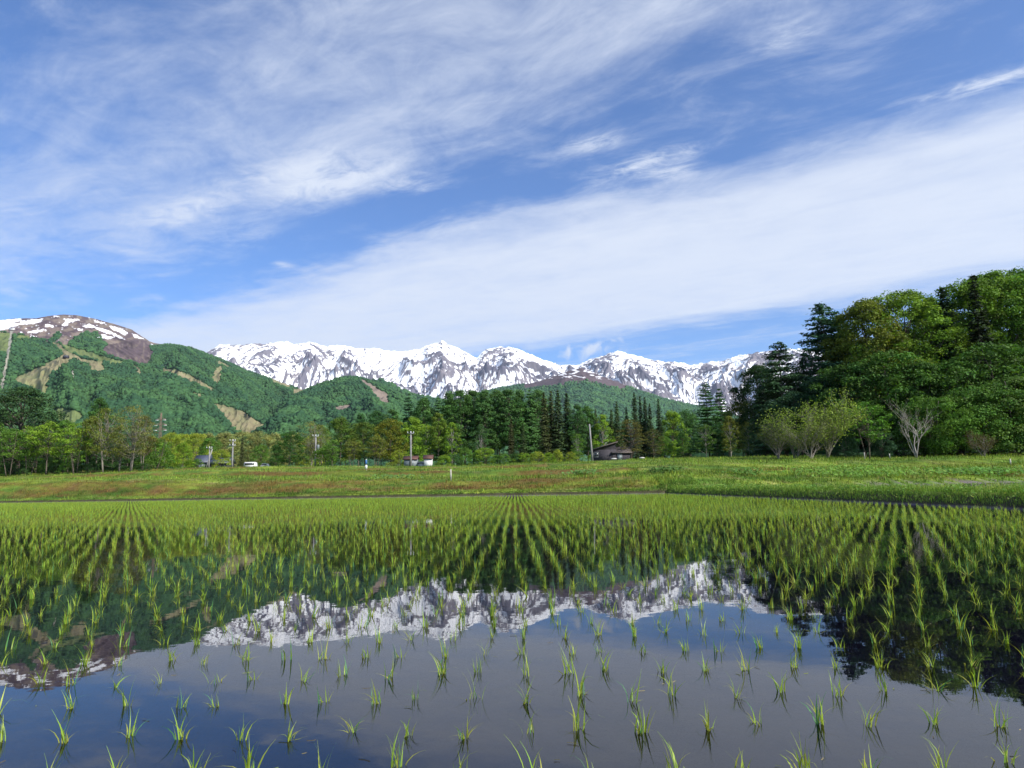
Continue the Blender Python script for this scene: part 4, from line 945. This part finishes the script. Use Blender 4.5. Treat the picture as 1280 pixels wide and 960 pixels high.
# transmission tower
D = 360.; x, y, z = spot(198, D); Hh = topz(198, 516, D)-z
tw = obj('transmission_tower', None, loc=(x, y, z), label='red brown lattice transmission tower with white insulators below the ski hill', cat='pylon')
b = MB(); w0, w1 = 1.15, .22
def wz(t): return w0*(1-t)**1.25+w1
lv = np.linspace(0, 1, 8); cs = [(-1, -1), (1, -1), (1, 1), (-1, 1)]
for sx, sy in cs: b.tube([[sx*wz(t), sy*wz(t), t*Hh] for t in lv], .075, 4)
for i_ in range(7):
    for k in range(4):
        (ax, ay), (bx, by) = cs[k], cs[(k+1) % 4]; t0, t1 = lv[i_], lv[i_+1]
        b.tube([[ax*wz(t0), ay*wz(t0), t0*Hh], [bx*wz(t1), by*wz(t1), t1*Hh]], 0.03, 4, cap=False); b.tube([[bx*wz(t0), by*wz(t0), t0*Hh], [ax*wz(t1), ay*wz(t1), t1*Hh]], .03, 4, cap=False)
obj('lattice_mast', b.mesh('lattice_mast', M_rust), tw)
for k, (pt, wd) in enumerate(((524.5, 2.7), (531, 3.2), (537.3, 3.2))):
    zz = topz(198, pt, D)-z; t = zz/Hh
    b = MB()
    for s in (-1, 1):
        b.tube([[s*wz(t), -.4, zz], [s*wd, 0, zz]], .12, 4); b.tube([[s*wz(t), .4, zz], [s*wd, 0, zz]], .12, 4); b.tube([[s*wz(t), 0, zz+1.1], [s*wd, 0, zz]], .1, 4)
    ar = obj('cross_arm', b.mesh('cross_arm', M_rust), tw)
    for s in (-1, 1):
        b = MB(); b.tube([[s*(wd-1.5), -.3, zz-.35], [s*(wd+.1), -.3, zz-.35]], [.16, .16], 8); obj('insulator', b.mesh('insulator', M_ins, True), ar)

def gable(name, px, D, w, d, hw, hr, wallm, roofm, label, rz=0, over=.3, wins=(), door=None, cat='shed', asym=0, mono=False, loc=None, parent=None):
    """ridge along local x"""
    x, y, z = loc if loc is not None else spot(px, D)
    r = obj(name, None, loc=(x, y, z), label=label, cat=cat, rz=rz)
    b = MB(); b.box((-w/2, -d/2, -.3), (w/2, d/2, hw))
    if mono: b.add([[-w/2, -d/2, hw], [-w/2, d/2, hw], [w/2, -d/2, hw+hr], [w/2, d/2, hw+hr], [w/2, -d/2, hw], [w/2, d/2, hw]], q=[[0, 1, 3, 2], [4, 5, 3, 2]], t=[[0, 4, 2], [1, 5, 3]])
    else: b.add([[-w/2, -d/2, hw], [-w/2, d/2, hw], [-w/2, 0, hw+hr-.05], [w/2, -d/2, hw], [w/2, d/2, hw], [w/2, 0, hw+hr-.05]], t=[[0, 1, 2], [3, 5, 4]])
    obj('wall', b.mesh('wall', wallm), r)
    b = MB(); W = w/2+over
    if mono:
        s = hr/w; v = [[-W, -d/2-over, hw-s*over], [W, -d/2-over, hw+hr+s*over], [W, d/2+over, hw+hr+s*over], [-W, d/2+over, hw-s*over]]
        v = v+[[p_[0], p_[1], p_[2]+.12] for p_ in v]; b.add(v, q=[[0, 3, 2, 1], [4, 5, 6, 7], [0, 1, 5, 4], [1, 2, 6, 5], [2, 3, 7, 6], [3, 0, 4, 7]])
    else:
        s = hr/(d/2); e = d/2+over
        for sg in (-1, 1):
            v = [[-W, sg*e, hw-s*over], [W, sg*e, hw-s*over], [W, 0, hw+hr], [-W, 0, hw+hr]]; v = v+[[p_[0], p_[1], p_[2]+.12] for p_ in v]
            f = [[0, 1, 2, 3], [4, 7, 6, 5], [0, 4, 5, 1], [1, 5, 6, 2], [2, 6, 7, 3], [3, 7, 4, 0]]; b.add(v, q=f)
    obj('roof', b.mesh('roof', roofm), r)
    for (cx, cz, ww, hh) in wins:
        b = MB()
        for lo, hi in (((cx-ww/2-.06, -d/2-.05, cz-.06), (cx+ww/2+.06, -d/2+.02, cz)), ((cx-ww/2-.06, -d/2-.05, cz+hh), (cx+ww/2+.06, -d/2+.02, cz+hh+.06)), ((cx-ww/2-.06, -d/2-.05, cz), (cx-ww/2, -d/2+.02, cz+hh)), ((cx+ww/2, -d/2-.05, cz), (cx+ww/2+.06, -d/2+.02, cz+hh))): b.box(lo, hi)
        f = obj('window', b.mesh('window', M_grey), r); b = MB(); b.box((cx-ww/2, -d/2-.03, cz), (cx+ww/2, -d/2-.01, cz+hh)); obj('pane', b.mesh('pane', M_glass), f)
    if door:
        cx, ww, hh = door; b = MB(); b.box((cx-ww/2, -d/2-.05, 0), (cx+ww/2, -d/2-.005, hh)); dd = obj('door', b.mesh('door', M_grey), r)
        b = MB(); b.box((cx+ww/2-.16, -d/2-.09, hh*.48), (cx+ww/2-.1, -d/2-.05, hh*.54)); obj('handle', b.mesh('handle', M_steel), dd)
    return r
gable('shed', 535.5, 100, 1.15, 1.6, 1.25, .45, M_white, M_rroof, 'white shed with a red brown roof beside the grey shed', rz=.05, door=None, over=.16, wins=())
x, y, z = spot(535.5, 100)
gable('shed', 514, 101, 1.9, 1.5, 1.1, .4, M_grey, M_rroof, 'grey metal shed with a red brown roof behind a utility pole', over=.15, door=(.2, .7, 1.0))
gable('garden_wall_hut', 526.5, 101.5, .95, 1.2, .55, .16, M_white, M_grey, 'low white hut joining the grey shed and the white shed', over=.05, cat='hut')
gable('cottage', 756, 101, 3.4, 3.6, 1.75, .95, M_dwood, M_droof, 'dark timber cottage with a grey brown sloping roof beside the leaning pole', rz=-.12, mono=True, wins=((-1.2, .75, .6, .6),), cat='cottage', over=.28)
gable('cottage_annex', 775, 100.5, 2.5, 2.6, 1.35, .75, M_dwood, M_droof, 'low dark annex with a brown roof half behind the layered pine', rz=.1, door=(-.3, .7, 1.2), cat='annex', over=.25)
gable('house', 255, 128, 2.2, 2.6, 1.9, 1.1, M_grey, M_slate, 'house with a blue grey roof half hidden among trees by the short pole', rz=.15, wins=((-.75, .8, .4, .6), (.75, .8, .4, .6)), door=(0, .6, 1.5), cat='house')
gable('house', 277, 126, 3.4, 3, 1.5, .8, M_dwood, M_slate, 'low dark house behind the yellowish shrub and utility poles', wins=((-.6, .5, .6, .6), (.8, .5, .6, .6)), cat='house')

def vehicle(px, D, Lh, Wd, Ht, label, van=True, name='van', rz=0, cat='van'):
    x, y, z = spot(px, D); r = obj(name, None, loc=(x, y, z+.1), label=label, cat=cat, rz=rz); b = MB()
    if van: pr = [(-.5, .12), (-.5, .62), (-.47, .97), (-.44, 1), (.36, 1), (.42, .96), (.48, .55), (.5, .5), (.5, .12)]
    else: pr = [(-.5, .18), (-.5, .5), (-.46, .6), (-.36, .66), (-.26, .98), (-.2, 1), (.12, 1), (.18, .97), (.3, .62), (.46, .55), (.5, .45), (.5, .18)]
    n = len(pr); v = []
    for sy in (-1, 1):
        for (u, w_) in pr: v.append([u*Lh, sy*Wd/2*(1 if w_ < .66 else .9), w_*Ht])
    v += [[0, -Wd/2, .5*Ht], [0, Wd/2, .5*Ht]]
    b.add(v, q=[[i, (i+1) % n, n+(i+1) % n, n+i] for i in range(n)], t=[[2*n, (i+1) % n, i] for i in range(n)]+[[2*n+1, n+i, n+(i+1) % n] for i in range(n)])
    obj('body', b.mesh('body', M_white), r)
    for sy in (-1, 1):
        b = MB(); e = Wd/2*.95+.03
        x0, x1 = (-.42, .38) if van else (-.27, .2); z0, z1 = (.6, .86) if van else (.68, .92)
        b.box((x0*Lh, min(sy*e, sy*(e-.04)), z0*Ht), (x1*Lh, max(sy*e, sy*(e-.04)), z1*Ht)); obj('side_window', b.mesh('side_window', M_glass), r)
        for u in (-.31, .31):
            b = MB(); b.tube([[u*Lh, sy*(Wd/2-.16), .17*Ht], [u*Lh, sy*(Wd/2+.02), .17*Ht]], .17*Ht, 14); w_ = obj('wheel', b.mesh('wheel', M_tyre, True), r)
            b = MB(); b.tube([[u*Lh, sy*(Wd/2), .17*Ht], [u*Lh, sy*(Wd/2+.04), .17*Ht]], .09*Ht, 10); obj('rim', b.mesh('rim', M_steel, True), w_)
vehicle(313.5, 114, 2.0, 1.0, 1.2, 'white van parked behind the bank near the narrow dark conifer')
vehicle(332, 115, 1.7, 1.0, .95, 'small white car parked right of the white van', van=False, name='car', cat='car')

# small field things
def stake(px, top, D, Hh, label, blue=False, nm='marker_stake'):
    x, y, z = spot(px, D); r = obj(nm, None, loc=(x, y, z), label=label, cat='stake')
    b = MB(); b.tube([[0, 0, -.1], [0, 0, Hh]], [.05, .045], 8); obj('post', b.mesh('post', M_stake, True), r)
    if blue: b = MB(); b.tube([[0, 0, Hh-.5], [0, 0, Hh-.1]], [.09, .09], 8); obj('blue_band', b.mesh('blue_band', M_blue, True), r); b = MB(); b.box((-.1, -.08, Hh-.95), (.1, .08, Hh-.6)); obj('white_plate', b.mesh('white_plate', M_white), r)
stake(457.7, 586, 66, 1.15, 'white marker stake with a blue band standing on the bank', True)
stake(563.5, 601, 47.5, .75, 'thin pale stake standing in the red sorrel of the far bank')
stake(1082, 571, 61, .55, 'short pale fence post stub near the pale young trees', nm='fence_post')
stake(1113.5, 572, 61, .5, 'short pale fence post stub left of the bare white tree', nm='fence_post')
stake(1264, 582, 50, .45, 'short pale post on the bank near the photo edge', nm='fence_post')
for px_, D_, lab in ((768, 84, 'flat white stone on the terrace below the dark cottage'), (803, 80, 'flat white stone right of the layered pine foot')):
    x, y, z = spot(px_, D_); v, f = ico(1); r_ = np.random.default_rng(px_); v = v*(1+.15*r_.normal(size=(len(v), 1)))*np.array([.35, .2, .12])
    b = MB(); b.add(v, t=f); obj('stone', b.mesh('stone', M_stone), loc=(x, y, z+.22), label=lab, cat='stone')
for px_, py_, s_, nm, lab in ((82.5, 448, 5, 'ski_lodge', 'small dark lodge on the brown ski slope'), (206, 459, 4.5, 'ski_lodge', 'small pale lodge at the head of the lower ski run'), (15, 413, 4.5, 'lift_station', 'pale lift station at the top of the lift clearing')):
    # stand the building on the slope it is seen on
    d = ray(px_, py_); R_ = np.linspace(1000, 3890, 1600); az_ = math.atan2(d[0], d[1]); zz = hz(HA, np.full(1600, az_), R_)
    hit = np.argmax((zz-CAMH)/R_ > d[2]/np.hypot(d[0], d[1])); R0_ = R_[hit]; k_ = s_/FPX*R0_/5
    g_ = gable(nm, 0, 0, 5*k_, 3*k_, 1.8*k_, 1.2*k_, M_dwood if 'dark' in lab else M_white, M_slate, lab, loc=(math.sin(az_)*R0_, math.cos(az_)*R0_, float(zz[hit])), cat=nm.replace('_', ' '), over=.3)

# ------------------------------------------------------------------ sky, sun, haze
SUN_AZ, SUN_EL = radians(127), radians(38)       # clockwise from the view direction
w = bpy.data.worlds.new('World'); SC.world = w; w.use_nodes = True; nt = w.node_tree; nt.nodes.clear(); L = nt.links.new
out = N(nt, 'ShaderNodeOutputWorld'); bg = N(nt, 'ShaderNodeBackground'); bg.inputs[1].default_value = .082; L(bg.outputs[0], out.inputs[0])
sky = N(nt, 'ShaderNodeTexSky', sky_type='NISHITA', sun_disc=False); sky.sun_elevation = SUN_EL; sky.sun_rotation = SUN_AZ
sky.altitude = 700; sky.air_density = 1.0; sky.dust_density = .35; sky.ozone_density = 3.0
tc = N(nt, 'ShaderNodeTexCoord'); sp = N(nt, 'ShaderNodeSeparateXYZ'); L(tc.outputs['Generated'], sp.inputs[0])
def M2(op, a, b=None, c=None, clamp=False):
    n = N(nt, 'ShaderNodeMath', operation=op); n.use_clamp = clamp
    for i_, v in enumerate((a, b, c)):
        if v is None: continue
        if isinstance(v, (int, float)): n.inputs[i_].default_value = v
        else: L(v, n.inputs[i_])
    return n.outputs[0]
zc = M2('MAXIMUM', sp.outputs[2], .035)
U = M2('DIVIDE', sp.outputs[0], zc); V = M2('DIVIDE', sp.outputs[1], zc)
ax = .62; nrm = 1.0
S = M2('MULTIPLY_ADD', U, ax, V); Tt = M2('MULTIPLY_ADD', V, -ax, U)
def noise(x, y, z, scale, det=6, rough=.55, dist=0):
    c = N(nt, 'ShaderNodeCombineXYZ')
    for i_, v in enumerate((x, y, z)):
        if isinstance(v, (int, float)): c.inputs[i_].default_value = v
        else: L(v, c.inputs[i_])
    n = N(nt, 'ShaderNodeTexNoise'); n.inputs['Scale'].default_value = scale; n.inputs['Detail'].default_value = det; n.inputs['Roughness'].default_value = rough; n.inputs['Distortion'].default_value = dist
    L(c.outputs[0], n.inputs['Vector']); return n.outputs['Fac']
wv = noise(M2('MULTIPLY', Tt, .6), S, 0, 1.0, 4, .5, .3)                 # slow waviness of the sheets' edges
Sw = M2('MULTIPLY_ADD', M2('SUBTRACT', wv, .5), .8, S)
rp = N(nt, 'ShaderNodeValToRGB'); rp.color_ramp.interpolation = 'EASE'
stops = [(0, .3), (.75, .2), (.95, .36), (1.2, .5), (1.5, .50), (1.75, .30), (2.05, .03), (2.36, .03), (2.56, .55), (2.85, .92), (3.6, 1.0), (4.5, .95), (4.9, .5), (5.3, .06), (6.2, .12), (8, .35)]
cr = rp.color_ramp
while len(cr.elements) < len(stops): cr.elements.new(.5)
for e, (p_, v_) in zip(cr.elements, stops): e.position = p_/8; e.color = (v_, v_, v_, 1)
L(M2('DIVIDE', Sw, 8.0), rp.inputs[0])
st = noise(M2('MULTIPLY', Tt, .35), M2('MULTIPLY', Sw, 1.9), 2.0, 1.6, 9, .62, .35)    # long streaks
wp = noise(M2('MULTIPLY', Tt, 1.0), M2('MULTIPLY', S, 1.3), 5.0, 2.6, 10, .66, .9)     # wisps
amp_ = M2('SUBTRACT', 1.25, M2('MULTIPLY', rp.outputs[0], .75))
d1 = M2('MULTIPLY_ADD', M2('MULTIPLY', M2('SUBTRACT', st, .5), 1.15), amp_, rp.outputs[0])
w3 = noise(M2('MULTIPLY', Tt, 1.5), M2('MULTIPLY', S, 2.2), 11.0, 1.7, 9, .68, .8)     # ragged tufts
d2 = M2('MULTIPLY_ADD', M2('MULTIPLY', M2('SUBTRACT', wp, .5), .8), amp_, d1)
d2 = M2('MULTIPLY_ADD', M2('MULTIPLY', M2('SUBTRACT', w3, .5), .75), amp_, d2)
# denser small wisps
def blob(px, py, rs, rt, amp):
    d = ray(px, py); u = d[0]/d[2]; v = d[1]/d[2]; s0 = u*ax+v; t0 = u-v*ax
    a = M2('DIVIDE', M2('SUBTRACT', S, s0), rs); b = M2('DIVIDE', M2('SUBTRACT', Tt, t0), rt)
    r2 = M2('ADD', M2('MULTIPLY', a, a), M2('MULTIPLY', b, b)); e = M2('POWER', 2.718, M2('MULTIPLY', r2, -1.0)); return M2('MULTIPLY', e, amp)
bl = None
for args in ((415, 230, .10, .30, .9), (365, 215, .10, .25, .6), (225, 265, .10, .35, .55), (800, 205, .09, .25, 1.0), (840, 215, .08, .10, .7), (745, 180, .08, .12, .7), (1240, 103, .05, .16, 1.1), (515, 232, .08, .15, .6), (980, 45, .10, .1, .5), (705, 190, .06, .2, .2), (330, 300, .15, .25, .35), (350, 330, .05, .05, .6)):
    v = blob(*args); bl = v if bl is None else M2('ADD', bl, v)
wf = noise(M2('MULTIPLY', Tt, 1.2), M2('MULTIPLY', S, 2.0), 9.0, 4.5, 8, .65, 1.2)
d3 = M2('MULTIPLY_ADD', bl, M2('SUBTRACT', M2('MULTIPLY', wf, 2.6), .75, None), d2)
dens = N(nt, 'ShaderNodeMapRange', interpolation_type='SMOOTHSTEP'); dens.inputs[1].default_value = -.05; dens.inputs[2].default_value = 1.15; L(d3, dens.inputs[0])
den = M2('MULTIPLY', dens.outputs[0], .9)
# the small puff resting on the ridge
d = ray(741, 434); d = d/np.linalg.norm(d)
vm = N(nt, 'ShaderNodeVectorMath', operation='SUBTRACT'); L(tc.outputs['Generated'], vm.inputs[0]); vm.inputs[1].default_value = tuple(d)
n3 = N(nt, 'ShaderNodeTexNoise'); n3.inputs['Scale'].default_value = 45; n3.inputs['Detail'].default_value = 8; n3.inputs['Distortion'].default_value = .6; L(tc.outputs['Generated'], n3.inputs['Vector'])
mp_ = N(nt, 'ShaderNodeMapping'); mp_.inputs['Scale'].default_value = (27, 27, 48); L(vm.outputs[0], mp_.inputs[0])
ln = N(nt, 'ShaderNodeVectorMath', operation='LENGTH'); L(mp_.outputs[0], ln.inputs[0])
pf = M2('MULTIPLY', M2('SUBTRACT', M2('MULTIPLY_ADD', n3.outputs['Fac'], 4.2, -1.1), ln.outputs['Value'], None, True), .75, None, True)
den = M2('MAXIMUM', den, pf)
mix = N(nt, 'ShaderNodeMix', data_type='RGBA'); L(den, mix.inputs[0]); 
tint = N(nt, 'ShaderNodeMix', data_type='RGBA', blend_type='MULTIPLY'); tint.inputs[0].default_value = 1; L(sky.outputs[0], tint.inputs[6]); tint.inputs[7].default_value = (.80, 1.10, 1.50, 1)
L(tint.outputs[2], mix.inputs[6]); mix.inputs[7].default_value = (6.7, 7.2, 8.15, 1)
L(mix.outputs[2], bg.inputs[0])

sd = bpy.data.lights.new('sun', 'SUN'); sd.energy = 5.0; sd.angle = radians(.53); sd.color = (1, .95, .87)
so = bpy.data.objects.new('sun', sd); COL.objects.link(so)
dv = Vector((sin(SUN_AZ)*cos(SUN_EL), cos(SUN_AZ)*cos(SUN_EL), sin(SUN_EL))); so.rotation_euler = dv.to_track_quat('Z', 'Y').to_euler()

m, nt2, out = mat('haze_air'); pv = nt2.nodes.new('ShaderNodeVolumePrincipled'); pv.inputs['Color'].default_value = (.72, .84, 1, 1); pv.inputs['Density'].default_value = 2.2e-5; pv.inputs['Anisotropy'].default_value = .2
nt2.links.new(pv.outputs[0], out.inputs['Volume'])
b = MB(); b.box((-16000, -16000, -1.5), (16000, 18000, 2750))
if True: obj('haze', b.mesh('haze', m), kind='stuff', label='thin blue haze filling the valley air', cat='haze')

SC.view_settings.view_transform = 'Standard'; SC.view_settings.look = 'None'; SC.view_settings.exposure = 0.62; SC.view_settings.gamma = 1
SC.render.engine = 'CYCLES'; cy = SC.cycles
cy.max_bounces = 6; cy.diffuse_bounces = 3; cy.glossy_bounces = 3; cy.transmission_bounces = 4; cy.transparent_max_bounces = 8; cy.volume_bounces = 0
cy.use_denoising = True
